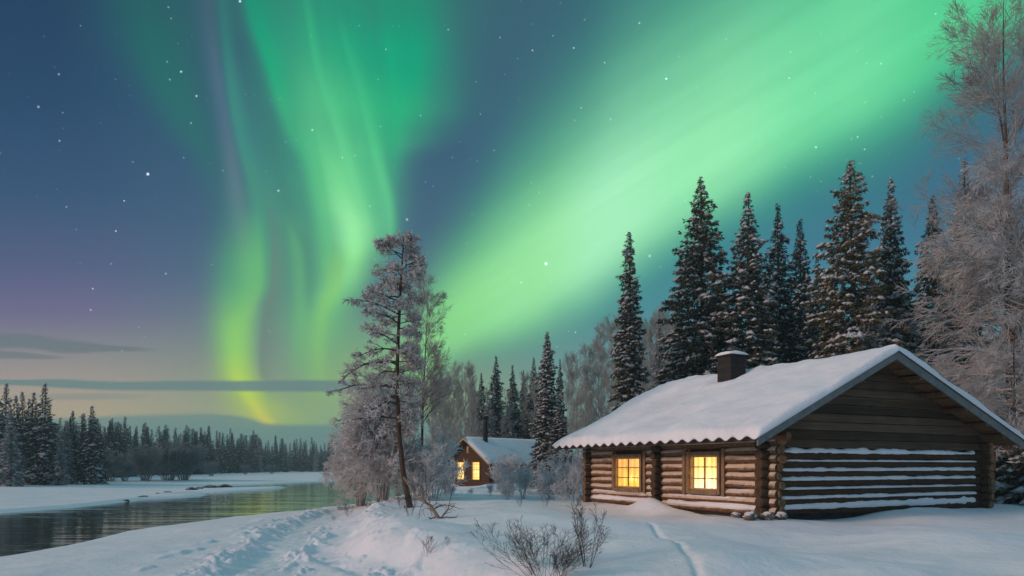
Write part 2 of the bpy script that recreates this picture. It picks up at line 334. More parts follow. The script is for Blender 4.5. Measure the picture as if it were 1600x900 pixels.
M['log_lit'] = frosted('log_lit', (.07, .034, .017), (.24, .125, .065), (.82, .66, .52), -.25, .48, (6, .5, 6), 3, .82)  # logs of the lit wall, warm light put into the frost colour
M['log_shaded'] = frosted('log_shaded', (.022, .012, .007), (.095, .054, .030), (.35, .33, .33), .75, 1.4, (.6, 6, 6), 4, .8)  # darker copy of the logs, shade put into wood and frost colours
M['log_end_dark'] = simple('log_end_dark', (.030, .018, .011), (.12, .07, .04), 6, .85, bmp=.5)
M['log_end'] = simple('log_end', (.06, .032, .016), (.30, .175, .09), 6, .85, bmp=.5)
def siding_mat():
    m, t, b = mat('siding'); tc = t.node('ShaderNodeTexCoord'); x, y, z = t.sep(tc.outputs['Object'])
    wn = t.node('ShaderNodeTexWhiteNoise', noise_dimensions='1D'); t.put(wn.inputs[1], t.math('FLOOR', (z - 2.074) / .247)); r = E(t, wn.outputs[0])
    n = t.noise(t.xyz(x * .5, y * .5, z * 9.0), 2.0, 6, .65); n2 = t.noise(tc.outputs['Object'], .9, 3, .5)
    c = t.ramp(n * .55 + r * .35 + n2 * .25 - .05, [(.2, (.018, .012, .008)), (.5, (.070, .045, .028)), (.8, (.17, .115, .075))], 'LINEAR')
    t.l.new(c, b.inputs['Base Color']); b.inputs['Roughness'].default_value = .85; b.inputs['Specular IOR Level'].default_value = .2
    bump(t, b, n, .8, .015); return m
M['siding'] = siding_mat()
M['fascia'] = simple('fascia', (.12, .135, .135), (.21, .23, .235), 4, .7, (1, 1, 1), .3, .006)
M['fascia_dark'] = simple('fascia_dark', (.022, .024, .026), (.05, .052, .056), 4, .7, bmp=.2)
M['plank'] = simple('plank', (.075, .036, .018), (.22, .11, .055), 3.5, .8, (4, .6, 4), .5, .01)
M['frame'] = simple('frame', (.16, .095, .05), (.34, .21, .12), 5, .75, (1, 1, 1), .4, .008)
M['sash'] = simple('sash', (.30, .20, .11), (.52, .36, .20), 5, .7, bmp=.2, bd=.004)
M['roof_metal'] = simple('roof_metal', (.045, .032, .024), (.12, .085, .065), 4, .6, bmp=.3, bd=.01)
M['stone'] = frosted('stone', (.06, .05, .042), (.20, .165, .13), (.75, .73, .75), .25, .75, (1, 1, 1), 5)
M['rock'] = frosted('rock', (.012, .013, .014), (.045, .045, .045), (.6, .62, .66), .75, 1.3, (1, 1, 1), 4)
M['cottage_wall'] = simple('cottage_wall', (.045, .023, .012), (.12, .062, .032), 3, .85, (.6, .6, 7), .5, .02)
M['stovepipe'] = simple('stovepipe', (.010, .010, .011), (.03, .03, .032), 6, .5, bmp=.2)
M['dead_wood'] = frosted('dead_wood', (.20, .13, .09), (.42, .30, .22), (.7, .68, .7), .5, 1.0, (1, 1, 1), 8)
def chimney_mat():
    m, t, b = mat('chimney_brick')
    tc = t.node('ShaderNodeTexCoord'); x, y, z = t.sep(tc.outputs['Object'])
    br = t.node('ShaderNodeTexBrick'); t.l.new(t.xyz(x + y, z, 0.0), br.inputs['Vector'])
    br.inputs['Scale'].default_value = 1.0; br.inputs['Brick Width'].default_value = .24; br.inputs['Row Height'].default_value = .075
    br.inputs['Mortar Size'].default_value = .008
    br.inputs['Color1'].default_value = (.012, .009, .008, 1); br.inputs['Color2'].default_value = (.030, .022, .018, 1); br.inputs['Mortar'].default_value = (.02, .018, .017, 1)
    t.l.new(br.outputs[0], b.inputs['Base Color']); b.inputs['Roughness'].default_value = .9
    bump(t, b, E(t, br.outputs[1]) * -1.0, .8, .012); return m
M['chimney_brick'] = chimney_mat()
def curtain_mat(name, cols, strength, folds, seed):
    """a self-glowing curtain: lamplight, fold shade and dimmer edges put into the emission"""
    m, t, b = mat(name)
    tc = t.node('ShaderNodeTexCoord'); g = t.node('ShaderNodeMapping'); t.l.new(tc.outputs['Generated'], g.inputs[0])
    x, y, z = t.sep(g.outputs[0])
    fold = t.math('SINE', y * folds + t.math('SINE', y * 9.0 + seed) * 1.4) * .5 + .5
    n = t.noise(t.xyz(y * 3.0, z * 1.3, float(seed)), 2.0, 3, .6)
    colr = t.ramp(z + (n - .5) * .25, [(i / (len(cols) - 1), c) for i, c in enumerate(cols)], 'LINEAR')
    b.inputs['Base Color'].default_value = (.10, .06, .02, 1)
    t.l.new(colr, b.inputs['Emission Color'])
    t.put(b.inputs['Emission Strength'], (fold * .42 + .62) * (n * .9 + .50) * (1 - t.math('POWER', t.math('ABSOLUTE', y * 2.0 - 1.0), 3.0) * .35) * strength)
    return m
M['curtain_yellow'] = curtain_mat('curtain_yellow', [(1.0, .55, .05), (1.0, .60, .10), (1.0, .50, .10), (1.0, .46, .12)], 1.75, 34, 1)
M['curtain_cream'] = curtain_mat('curtain_cream', [(1.0, .80, .50), (1.0, .72, .30), (1.0, .62, .17), (1.0, .50, .11)], 2.3, 30, 4)
M['cottage_glow'] = curtain_mat('cottage_glow', [(1.0, .62, .14), (1.0, .68, .22), (1.0, .52, .10)], 2.0, 12, 2)
def glass_mat():
    m, t, b = mat('window_glass')
    b.inputs['Base Color'].default_value = (1, 1, 1, 1); b.inputs['Roughness'].default_value = .02
    tr = t.node('ShaderNodeBsdfTransparent'); gl = t.node('ShaderNodeBsdfGlossy'); gl.inputs['Roughness'].default_value = .03
    mx = t.node('ShaderNodeMixShader'); mx.inputs[0].default_value = .06
    t.l.new(tr.outputs[0], mx.inputs[1]); t.l.new(gl.outputs[0], mx.inputs[2])
    t.l.new(mx.outputs[0], t.n['Material Output'].inputs[0]); return m
M['glass'] = glass_mat()
def water_mat():
    m, t, b = mat('river_water')
    tc = t.node('ShaderNodeTexCoord'); o = tc.outputs['Object']
    mp = t.node('ShaderNodeMapping'); mp.inputs['Rotation'].default_value = (0, 0, R_(14)); mp.inputs['Scale'].default_value = (.22, .9, 1)
    t.l.new(o, mp.inputs[0])
    n = t.noise(mp.outputs[0], .42, 4, .55); n2 = t.noise(mp.outputs[0], 3.0, 3, .5)
    b.inputs['Base Color'].default_value = (.012, .030, .018, 1)
    t.put(b.inputs['Roughness'], n * .08 + .03)
    b.inputs['IOR'].default_value = 2.0; b.inputs['Specular IOR Level'].default_value = 1.0
    bump(t, b, n * 1.0 + n2 * .08, .42, .18)
    return m
M['water'] = water_mat()

# ------------------------------------------------------------------ mesh helpers
def npmesh(name, V, F, mi=None, mats=(), smooth=False):
    """V (n,3); F list of (m,k) index arrays; mi list of material indices per array (int or array)"""
    me = bpy.data.meshes.new(name)
    V = np.asarray(V, np.float32)
    F = [np.asarray(f, np.int64) for f in F if len(f)]
    loops = np.concatenate([f.ravel() for f in F]); tot = np.concatenate([np.full(len(f), f.shape[1]) for f in F])
    me.vertices.add(len(V)); me.vertices.foreach_set('co', V.ravel())
    me.loops.add(len(loops)); me.loops.foreach_set('vertex_index', loops.astype(np.int32))
    me.polygons.add(len(tot)); st_ = np.zeros(len(tot), np.int32); st_[1:] = np.cumsum(tot)[:-1]
    me.polygons.foreach_set('loop_start', st_)
    if mi is not None:
        mm = np.concatenate([np.full(len(f), m) if np.isscalar(m) else np.asarray(m) for f, m in zip(F, mi)])
        me.polygons.foreach_set('material_index', mm.astype(np.int32))
    if smooth: me.polygons.foreach_set('use_smooth', np.ones(len(tot), bool))
    for k in mats: me.materials.append(M[k])
    me.update(calc_edges=True)
    return me
def link(name, me, parent=None, loc=(0, 0, 0), rz=0):
    o = bpy.data.objects.new(name, me); COL.objects.link(o)
    o.location = loc; o.rotation_euler = (0, 0, rz)
    if parent is not None: o.parent = parent
    return o
def tag(o, label=None, cat=None, group=None, kind=None):
    if label: o['label'] = label
    if cat: o['category'] = cat
    if group: o['group'] = group
    if kind: o['kind'] = kind
    return o
def empty(name, loc=(0, 0, 0), rz=0):
    return link(name, None, None, loc, rz)
def copy_tree(o, parent=None):
    c = o.copy(); COL.objects.link(c); c.parent = parent
    for ch in o.children: copy_tree(ch, c)
    return c
class MB:
    def __init__(s): s.v = []; s.f = []; s.m = []
    def add(s, vs, fs, m=0):
        n = len(s.v); s.v += [tuple(v) for v in vs]; s.f += [tuple(n + i for i in f) for f in fs]; s.m += [m] * len(fs); return s
    def box(s, c, sz, fr=None, m=0):
        """box with centre c and size sz, in the frame fr (function of local x, y, z)"""
        fr = fr or (lambda x, y, z: (x, y, z)); x, y, z = c; a, b, d = [q / 2 for q in sz]
        vs = [fr(x + i * a, y + j * b, z + k * d) for i in (-1, 1) for j in (-1, 1) for k in (-1, 1)]
        return s.add(vs, [(0, 1, 3, 2), (4, 6, 7, 5), (0, 4, 5, 1), (2, 3, 7, 6), (0, 2, 6, 4), (1, 5, 7, 3)], m)
    def hexa(s, vs, m=0):
        return s.add(vs, [(0, 1, 3, 2), (4, 6, 7, 5), (0, 4, 5, 1), (2, 3, 7, 6), (0, 2, 6, 4), (1, 5, 7, 3)], m)
    def log(s, p0, p1, r, seed=0, n=14, seg=10, m=0, mend=None, flat=0.0):
        """a slightly crooked round log from p0 to p1"""
        rg = random.Random(seed); p0 = Vector(p0); p1 = Vector(p1); ax = (p1 - p0).normalized()
        up = Vector((0, 0, 1)) if abs(ax.z) < .9 else Vector((1, 0, 0)); a = ax.cross(up).normalized(); b = a.cross(ax)
        ph = [rg.uniform(0, 6.28) for _ in range(6)]; base = len(s.v); Lg = (p1 - p0).length
        for i in range(seg + 1):
            t = i / seg; c = p0.lerp(p1, t); rr = r * (1 + .05 * math.sin(t * 5 + ph[0]) + .035 * math.sin(t * 17 + ph[1]))
            c = c + a * (.012 * math.sin(t * 4 + ph[2])) + b * (.010 * math.sin(t * 6 + ph[3]))
            for k in range(n):
                q = 6.28318 * k / n; r2 = rr * (1 + .035 * math.sin(3 * q + ph[4] + t * 3) + .025 * rg.uniform(-1, 1))
                s.v.append(tuple(c + a * (r2 * math.cos(q)) + b * (r2 * math.sin(q))))
        for i in range(seg):
            for k in range(n):
                k2 = (k + 1) % n; s.f.append((base + i * n + k, base + (i + 1) * n + k, base + (i + 1) * n + k2, base + i * n + k2)); s.m.append(m)
        me_ = m if mend is None else mend
        s.f.append(tuple(base + k for k in range(n))); s.m.append(me_)
        s.f.append(tuple(base + seg * n + k for k in reversed(range(n)))); s.m.append(me_)
        return s
    def build(s, name, mats, parent=None, smooth=False, bevel=0):
        if isinstance(mats, str): mats = [mats]
        me = bpy.data.meshes.new(name); me.from_pydata(s.v, [], s.f)
        for k in mats: me.materials.append(M[k])
        me.polygons.foreach_set('material_index', s.m)
        if smooth: me.polygons.foreach_set('use_smooth', [len(f) < 6 for f in s.f])
        me.update(); o = link(name, me, parent)
        if bevel:
            b = o.modifiers.new('bevel', 'BEVEL'); b.width = bevel; b.segments = 2; b.limit_method = 'ANGLE'
        return o

# ------------------------------------------------------------------ value noise and terrain
_rng = np.random.default_rng(5); _T = _rng.random((256, 256))
def vnoise(x, y):
    x = np.asarray(x, float); y = np.asarray(y, float)
    xi = np.floor(x).astype(int); yi = np.floor(y).astype(int); fx = x - xi; fy = y - yi
    fx = fx * fx * fx * (fx * (fx * 6 - 15) + 10); fy = fy * fy * fy * (fy * (fy * 6 - 15) + 10)
    g = lambda a, b: _T[a & 255, b & 255]
    return (g(xi, yi) * (1 - fx) + g(xi + 1, yi) * fx) * (1 - fy) + (g(xi, yi + 1) * (1 - fx) + g(xi + 1, yi + 1) * fx) * fy - .5
def fbm(x, y, o=4):
    r = 0; a = 1
    for i in range(o): r = r + a * vnoise(x * 2 ** i + 17.3 * i, y * 2 ** i + 9.1 * i); a *= .5
    return r
def ss(a, b, x): t = np.clip((x - a) / (b - a), 0, 1); return t * t * (3 - 2 * t)
def P(x, y, z=0.0, D=None):
    """ground point of a photo position, on the level z or at the depth D"""
    d = D if D is not None else (EYE - z) * FPX / (y - HY)
    return ((x - 800) / FPX * d, d)
near = [(-20, -60), (-16, 0), (-14.6, 12)] + [(P(x, y, -.75)[0] - .9, P(x, y, -.75)[1]) for x, y in [(0, 870), (100, 853), (200, 830), (300, 815), (400, 804), (500, 794), (560, 787)]] + [(-9.5, 55), (-6, 75), (5, 95), (30, 108), (90, 115), (300, 118)]
far = [(300, 160), (80, 152), (0, 146), (-25, 139)] + [P(x, y, -1.2) for x, y in [(530, 752), (470, 754.8), (400, 758), (318, 761.5), (326, 764.5), (400, 762.6), (452, 761.8), (430, 765), (360, 769.5), (300, 771.5), (262, 774), (330, 773.6), (300, 777), (232, 780.5), (120, 793), (0, 802.5)]] + [(-32, 28), (-34, 0), (-38, -60)]
POLY = np.array(near + far)
def seg_dist(x, y, pts, closed=True):
    d = np.full(np.shape(x), 1e9); n = len(pts)
    for i in range(n if closed else n - 1):
        a = pts[i]; b = pts[(i + 1) % n]; v = (b[0] - a[0], b[1] - a[1]); L2 = v[0] ** 2 + v[1] ** 2 + 1e-9
        t = np.clip(((x - a[0]) * v[0] + (y - a[1]) * v[1]) / L2, 0, 1)
        d = np.minimum(d, np.hypot(x - a[0] - t * v[0], y - a[1] - t * v[1]))
    return d
def inside(x, y, pts):
    r = np.zeros(np.shape(x), bool); n = len(pts)
    for i in range(n):
        a = pts[i]; b = pts[(i + 1) % n]
        c = ((a[1] > y) != (b[1] > y)) & (x < (b[0] - a[0]) * (y - a[1]) / (b[1] - a[1] + 1e-12) + a[0]); r ^= c
    return r
BERM = [(4, 6), P(800, 905, -.15), P(700, 880, -.15), P(610, 856, -.15), P(568, 825, -.15), P(552, 806, -.15), (-6.9, 33), (-6.4, 60), (-3, 80), (40, 100), (40, 6)]
PATH = [P(455, 925, -.35), P(460, 885, -.35), P(470, 862, -.35), P(500, 830, -.35), P(525, 805, -.35), P(560, 791, -.3), (-5.0, 38), (-3, 60)]
PATH2 = [P(760, 925, -.2), P(640, 890, -.3), P(545, 868, -.35), P(500, 850, -.35)]
def gauss(x, y, c, sx, sy, rot=0):
    u = x - c[0]; v = y - c[1]; cr, sr = math.cos(rot), math.sin(rot); a = u * cr + v * sr; b = -u * sr + v * cr
    return np.exp(-(a / sx) ** 2 - (b / sy) ** 2)
# cabin frame
C0 = (7.09, 19.7); G = (.899, .438); LG = (-.438, .899)
def zg(x, y):
    x = np.asarray(x, float); y = np.asarray(y, float)
    sd_ = seg_dist(x, y, POLY); ins = inside(x, y, POLY); d = np.where(ins, -sd_, sd_)
    isfar = (x < -22) | (y > 125)
    # far side
    zf = -1.22 + .22 * ss(0, .9, d) + .45 * ss(.5, 30, d) + .12 * fbm(x * .12, y * .12) * ss(1, 8, d)
    # near side
    bd = seg_dist(x, y, BERM); bi = inside(x, y, BERM); b = np.where(bi, bd, -bd) + .35 * fbm(x * .5, y * .5)
    wide = np.clip(y / 25, .6, 1.5)
    base = -.68 + .28 * ss(1, 6, d) + .40 * ss(-.9 * wide, .9 * wide, b)
    zn = -1.3 + (base + 1.3) * (1 - np.exp(-np.clip(d, 0, None) / .45))
    m = ss(0, 2, d)
    zn = zn + m * (.07 * fbm(x * .35, y * .35, 3) + .028 * fbm(x * 1.3, y * 1.3, 3))
    onb = ss(-.3, 1.5, b)
    zn = zn + .20 * onb * fbm(x * .33 + 5, y * .33, 2)
    # trodden path
    pd = seg_dist(x, y, PATH, False) + .25 * fbm(x * .8, y * .8)
    tr = 1 - ss(.9, 1.7, pd)
    zn = zn - .14 * tr + .02 * np.exp(-((pd - 1.6) / .5) ** 2)
    edge_ = np.exp(-((pd - 1.45) / .5) ** 2) * (1 - ss(32, 42, y))
    clod = np.clip(fbm(x * 3.1, y * 2.6, 4), -.1, 1) ** 1.2 if False else np.maximum(fbm(x * 4.6, y * 3.4, 4) - .04, 0)
    zn = zn + edge_ * clod * .19
    zn = zn + tr * .035 * fbm(x * 2.8, y * 2.2, 3) + .16 * np.exp(-((pd - .15) / .35) ** 2) * np.maximum(fbm(x * 4.1 + 3, y * 2.6, 4) - .10, 0) * (1 - ss(20, 30, y)) * 1.5
    p2 = seg_dist(x, y, PATH2, False) + .15 * fbm(x * 1.1, y * 1.1)
    zn = zn - .10 * (1 - ss(.25, .6, p2)) + .05 * np.exp(-((p2 - .75) / .2) ** 2)
    # scattered scuffs beside the path, towards the river
    zn = zn + .09 * np.exp(-((pd - 2.2) / .7) ** 2) * np.maximum(fbm(x * 2.0, y * 1.2, 4) - .12, 0) * 2.2
    # mounds
    for (mx, my, a, sx, sy) in [(620, 830, .20, 1.0, 1.6), (590, 815, .12, .8, 1.0), (700, 845, .14, 1.2, 1.4), (770, 828, .14, 1.6, 1.2), (830, 812, .12, 1.8, 1.5),
                                (860, 838, .08, 1.0, .8), (930, 830, .12, 1.6, 1.0), (1010, 868, .12, 1.1, .8), (1130, 888, .10, 1.0, .7), (1300, 870, .06, 1.8, .9), (1480, 850, .08, 1.8, 1.2), (1330, 895, .07, .7, .35), (1420, 890, .06, .8, .4)]:
        zn = zn + 1.5 * a * gauss(x, y, P(mx, my), sx, sy, .4)
    # drift heaped against the cabin wall
    def cw(t, s): return (C0[0] + G[0] * t + LG[0] * s, C0[1] + G[1] * t + LG[1] * s)
    rot = math.atan2(LG[1], LG[0])
    zn = zn + .42 * gauss(x, y, cw(-.62, 4.5), .85, .42, rot) + .20 * gauss(x, y, cw(-.7, 3.2), 1.1, .45, rot) + .12 * gauss(x, y, cw(-.6, 6.5), 1.2, .4, rot)
    zn = zn - .10 * gauss(x, y, cw(-.25, 1.4), 1.2, .45, rot)
    zn = zn + .10 * gauss(x, y, cw(5.6, -.5), .5, .25, math.atan2(G[1], G[0])) + .10 * ss(3, 9, (x - C0[0]) * G[0] + (y - C0[1]) * G[1]) * ss(-4, 0, (x - C0[0]) * LG[0] + (y - C0[1]) * LG[1])
    # snow banked up all round the cabin
    tl_ = (x - C0[0]) * G[0] + (y - C0[1]) * G[1]; sl_ = (x - C0[0]) * LG[0] + (y - C0[1]) * LG[1]
    dr_ = np.hypot(np.maximum(np.maximum(-tl_, tl_ - 9.55), 0), np.maximum(np.maximum(-sl_, sl_ - 9.05), 0))
    zn = zn + .13 * np.exp(-(dr_ / 1.6) ** 2)
    # animal track, lower right
    td = seg_dist(x, y, [P(1010, 822), P(1050, 858), P(1092, 900), P(1110, 940)], False)
    zn = zn - .05 * np.exp(-(td / .07) ** 2)
    zn = zn + .75 * ss(45, 110, y) * ss(-4, 12, x) * (1 - ss(0, 1, isfar * 1.0))
    z = np.where(isfar, zf, zn)
    z = np.where(d < 0, np.maximum(-1.9, -1.28 + d * .8), z)
    z = z + ss(400, 1200, np.hypot(x, y)) * 2.0
    return z
def gz(x, y): return float(zg(np.array([x]), np.array([y]))[0])
def put(px_, D, z=None):
    x = (px_ - 800) / FPX * D; return (x, D, gz(x, D) if z is None else z)

# ground: one sheet to the horizon, finest in front
def ground():
    fr = np.linspace(-R_(44), R_(44), 720); bk = np.linspace(R_(44), 2 * math.pi - R_(44), 70)[1:-1]
    th = np.concatenate([fr, bk]); rr = np.concatenate([[.6, 2, 4, 6], np.geomspace(7.5, 60, 560), np.geomspace(60, 160, 190)[1:], np.geomspace(160, 1200, 70)[1:]])
    TH, RR = np.meshgrid(th, rr); X = np.sin(TH) * RR; Y = np.cos(TH) * RR; Z = zg(X, Y)
    V = np.stack([X, Y, Z], -1).reshape(-1, 3); n, m = TH.shape
    V = np.concatenate([V, [[0, 0, gz(0, 0)]]])
    i = np.arange(n - 1)[:, None]; j = np.arange(m)[None]; j2 = (j + 1) % m
    Q = np.stack(np.broadcast_arrays(i * m + j, i * m + j2, (i + 1) * m + j2, (i + 1) * m + j), -1).reshape(-1, 4)
    jj = np.arange(m); T = np.stack([np.full(m, n * m), (jj + 1) % m, jj], -1)
    return tag(link('ground', npmesh('ground', V, [Q[:, ::-1], T[:, ::-1]], None, ['snow'], True)), 'smooth drifted snow over the whole clearing and river banks', kind='structure')
ground()
wm = MB().add([(-60, -80, -1.2), (320, -80, -1.2), (320, 170, -1.2), (-60, 170, -1.2)], [(0, 1, 2, 3)]).build('river_water', 'water')
tag(wm, 'dark calm river mirroring the green sky', kind='structure')

# ------------------------------------------------------------------ the log cabin
def cf(t, s, z): return (C0[0] + G[0] * t + LG[0] * s, C0[1] + G[1] * t + LG[1] * s, z)
GW, LW = 9.55, 9.05                      # gable width, long wall length
T0, S0, S1 = -1.16, -.8, 9.8             # roof edges
TR_, ZR = 4.2, 4.93; ZE, T1, ZE1 = 2.36, 10.62, 2.36
def rz_(t): return ZE + (ZR - ZE) * (t - T0) / (TR_ - T0) if t < TR_ else ZR + (ZE1 - ZR) * (t - TR_) / (T1 - TR_)
cabin = tag(empty('log_cabin', (C0[0], C0[1], 0)), 'large snow-roofed log cabin with two lit windows and a broad dark gable', 'cabin')
def cpart(o):                            # parts are modelled in world position; keep them there under the thing
    o.location = tuple(a - b for a, b in zip(o.location, cabin.location)); return o
def CB(mb, name, mats, parent=None, **k):
    o = mb.build(name, mats, None, **k); o.parent = parent or cabin
    if parent is None: o.location = (-C0[0], -C0[1], 0)
    return o
RL, CH = .122, .243
NC = 9
WIN = [(6.70, 5.62, .78, 1.95), (3.22, 1.78, .72, 1.98)]      # s far, s near, sill z, head z
def s_of(px_):
    k = (px_ - 800) / FPX; return (C0[0] - k * C0[1]) / (.438 + k * .899)
WIN = [(s_of(962), s_of(1008), .66, 1.98), (s_of(1078), s_of(1131), .70, 2.0)]
SM = s_of(1034)                           # cross wall in the middle
# long wall: logs cut where windows are
lw = MB(); snowl = MB()
z0 = .17
for k in range(NC):
    z = z0 + RL + k * CH; r = RL * (1.12 if k == 0 else 1.0)
    spans = [(-.36, LW + .36)]
    for (sf, sn, zs, zh) in WIN:
        if zs - .05 < z < zh + .05:
            new = []
            for a, b in spans:
                if a < sn and b > sf: new += [(a, sn - .05), (sf + .05, b)]
                else: new.append((a, b))
            spans = new
    for q, (a, b) in enumerate(spans):
        lw.log(cf(0, a, z), cf(0, b, z), r, seed=k * 7 + q, seg=max(5, int((b - a) * 4)), mend=1)
CB(lw, 'long_wall', ['log_lit', 'log_end'], smooth=True)
# snow sitting on the two lowest logs and here and there above
def ledge(fr, a, b, z, out, hgt, seed, n=None, rough=.35, base_off=0.0):
    """a ridge of snow lying along a log: fr maps (along, outward, z)"""
    mb = MB(); n = n or max(8, int(abs(b - a) * 14)); K = 6
    for i in range(n + 1):
        u = a + (b - a) * i / n; e = min(1, min(i, n - i) / 2.5 + .15)
        w_ = 1 + rough * float(fbm(np.array(u * 3.1 + seed), np.array(seed * 1.7), 3)); h_ = 1 + rough * 1.6 * float(fbm(np.array(u * 2.2 - seed), np.array(seed * 3.3 + 8), 3))
        for k in range(K + 1):
            q = math.pi * .5 * k / K * 1.9 - .55
            mb.v.append(fr(u, base_off + out * w_ * e * max(0, math.cos(q)), z + hgt * h_ * e * math.sin(q) * (.55 if q < 0 else 1)))
    for i in range(n):
        for k in range(K):
            p = i * (K + 1) + k; mb.f.append((p, p + 1, p + K + 2, p + K + 1)); mb.m.append(0)
    return mb
def merge(dst, src): dst.add(src.v, src.f); return dst
flong = lambda u, o, z: cf(-o, u, z)
for (a, b, z, o, h, sd2) in [(.15, SM - .3, z0 + RL * 1.5, .16, .13, 1), (SM + .3, LW - .1, z0 + RL * 1.5, .165, .13, 2), (.15, SM - .3, z0 + RL + CH + .085, .10, .045, 3), (SM + .3, LW - .1, z0 + RL + CH + .085, .10, .05, 4),
                             (.15, WIN[1][1] - .2, z0 + RL + 2 * CH + .085, .09, .03, 5)]:
    merge(snowl, ledge(flong, a, b, z, o, h, sd2))
# gable wall: snow-lined logs below, weathered boards above
gw = MB(); gs = MB(); fgab = lambda u, o, z: cf(u, -o, z)
GR = .145; NG = 7; GH = .262
for k in range(NG):
    z = .20 + .10 + k * GH
    gw.log(cf(-.36, 0, z), cf(GW + .36, 0, z), GR, seed=50 + k, seg=26, mend=1)
for k in range(NG, NG + 2): gw.log(cf(-.38, 0, .30 + k * GH), cf(.3, 0, .30 + k * GH), GR * .95, seed=200 + k, seg=3, mend=1)
CB(gw, 'gable_wall', ['log_shaded', 'log_end_dark'], smooth=True)
hs = [.19, .09, .055, .095, .10, .05, .11]
for k in range(NG):
    z = .30 + k * GH + GR * .60
    merge(gs, ledge(fgab, .30, GW - .28, z, .175 if k else .20, hs[k] , 20 + k, rough=.38 if k < 6 else .6))
merge(snowl, gs)
CB(snowl, 'wall_snow', 'roof_snow', smooth=True)
sb = MB()
zb = .30 + NG * GH - .06; z = zb; kk = 0
while z < ZR - .15:
    h = .245; zt = min(z + h, ZR - .12)
    def span(zq):
        tl = T0 + (zq - ZE + .10) / (ZR - ZE) * (TR_ - T0); tr = T1 - (zq - ZE1 + .10) / (ZR - ZE1) * (T1 - TR_)
        return max(-.02, tl), min(GW + .02, tr)
    (a0, b0), (a1, b1) = span(z), span(zt); off = .05
    rg = random.Random(kk); j = rg.uniform(-.012, .012); lip = rg.uniform(.035, .065)
    vs = [cf(a0, -off - lip, z + j), cf(a1, -off, zt), cf(a0, .02, z + j), cf(a1, .02, zt), cf(b0, -off - lip, z - j), cf(b1, -off, zt), cf(b0, .02, z - j), cf(b1, .02, zt)]
    sb.hexa(vs); z = zt + .012 if zt < ZR - .13 else 99; kk += 1
CB(sb, 'gable_siding', 'siding')
# other walls (far gable, back) and the dark inside
ow = MB()
for k in range(NC):
    z = z0 + RL + k * CH
    ow.log(cf(-.36, LW, z + .12 - CH * .5), cf(GW + .36, LW, z + .12 - CH * .5), RL, seed=90 + k, seg=12, mend=1)
    ow.log(cf(GW, -.36, z), cf(GW, LW + .36, z), RL, seed=120 + k, seg=12, mend=1)
CB(ow, 'rear_wall', ['log_shaded', 'log_end'], smooth=True)
fgw = MB(); fgw.add([cf(.0, LW + .02, 2.3), cf(GW, LW + .02, 2.3), cf(GW, LW + .02, rz_(GW) - .12), cf(TR_, LW + .02, ZR - .15), cf(0, LW + .02, rz_(0) - .12)], [(0, 1, 2, 3, 4)])
fgw.add([cf(.0, LW + .10, 2.3), cf(GW, LW + .10, 2.3), cf(GW, LW + .10, rz_(GW) - .12), cf(TR_, LW + .10, ZR - .15), cf(0, LW + .10, rz_(0) - .12)], [(4, 3, 2, 1, 0)])
CB(fgw, 'far_gable_boarding', 'siding')
core_ = MB(); core_.box((GW / 2, LW / 2, 1.25), (GW - .16, LW - .16, 2.0), cf)  # dark box behind the logs, its colour stands in for shade in the gaps
CB(core_, 'dark_core', 'fascia_dark')
# projecting corner and cross-wall log ends on the long side
ce = MB(); rg = random.Random(3)
for k in range(NG + 2):
    z = .30 + k * GH - (.0)
    pass
for k in range(NC + 1):
    z = z0 + RL * .2 + k * CH
    ce.log(cf(-.34 - rg.uniform(0, .08), SM, z), cf(.25, SM, z), RL * 1.06, seed=220 + k, seg=4, mend=1)
    if k < NC: ce.log(cf(.12, SM - .0, z), cf(.3, SM, z), RL, seed=240 + k, seg=2, mend=1)
CB(ce, 'cross_wall_ends', ['log_shaded', 'log_end_dark'], smooth=True)
# lumps of weathered log ends facing the gable side, pale and uneven
cc = MB(); cc2 = MB()
for k in range(NC):
    z = z0 + RL + k * CH; ln = .40 + rg.uniform(-.03, .10)
    cc.log(cf(.0 + rg.uniform(-.02, .02), -ln, z), cf(0, -ln - .035, z + rg.uniform(-.01, .01)), RL * rg.uniform(.86, 1.0), seed=300 + k, seg=1, n=11)
    z = z0 + RL + k * CH; cc2.log(cf(GW + rg.uniform(-.02, .02), -.37, z), cf(GW, -.40 - rg.uniform(0, .06), z), RL * rg.uniform(.85, .98), seed=340 + k, seg=1, n=11)
CB(cc, 'sawn_log_ends', 'log_end'); CB(cc2, 'sawn_log_ends', 'log_end')
# plate log under the eave, purlins and roof deck
pl = MB()
pl.log(cf(-.02, -.75, 2.36), cf(-.02, LW + .7, 2.36), .10, seed=400, seg=20)
for t in (1.4, 2.8, 4.2, 5.4, 6.5, 7.6, 8.7, 9.6):
    z = rz_(t) - .24
    p_ = MB(); p_.box((t, -.30, z), (.20, 1.0, .13), cf); CB(p_, 'purlin', 'plank', bevel=.01)
CB(pl, 'wall_plate', 'plank')
dk = MB()
for (ta, tb) in ((T0 + .02, TR_), (TR_, T1 - .02)):
    for s_a, s_b in ((S0 + .03, S1 - .03),):
        vs = [cf(t, s_, rz_(t) + dz_) for t in (ta, tb) for s_ in (s_a, s_b) for dz_ in (-.12, -.02)]
        dk.hexa(vs)
CB(dk, 'roof_deck', 'plank')
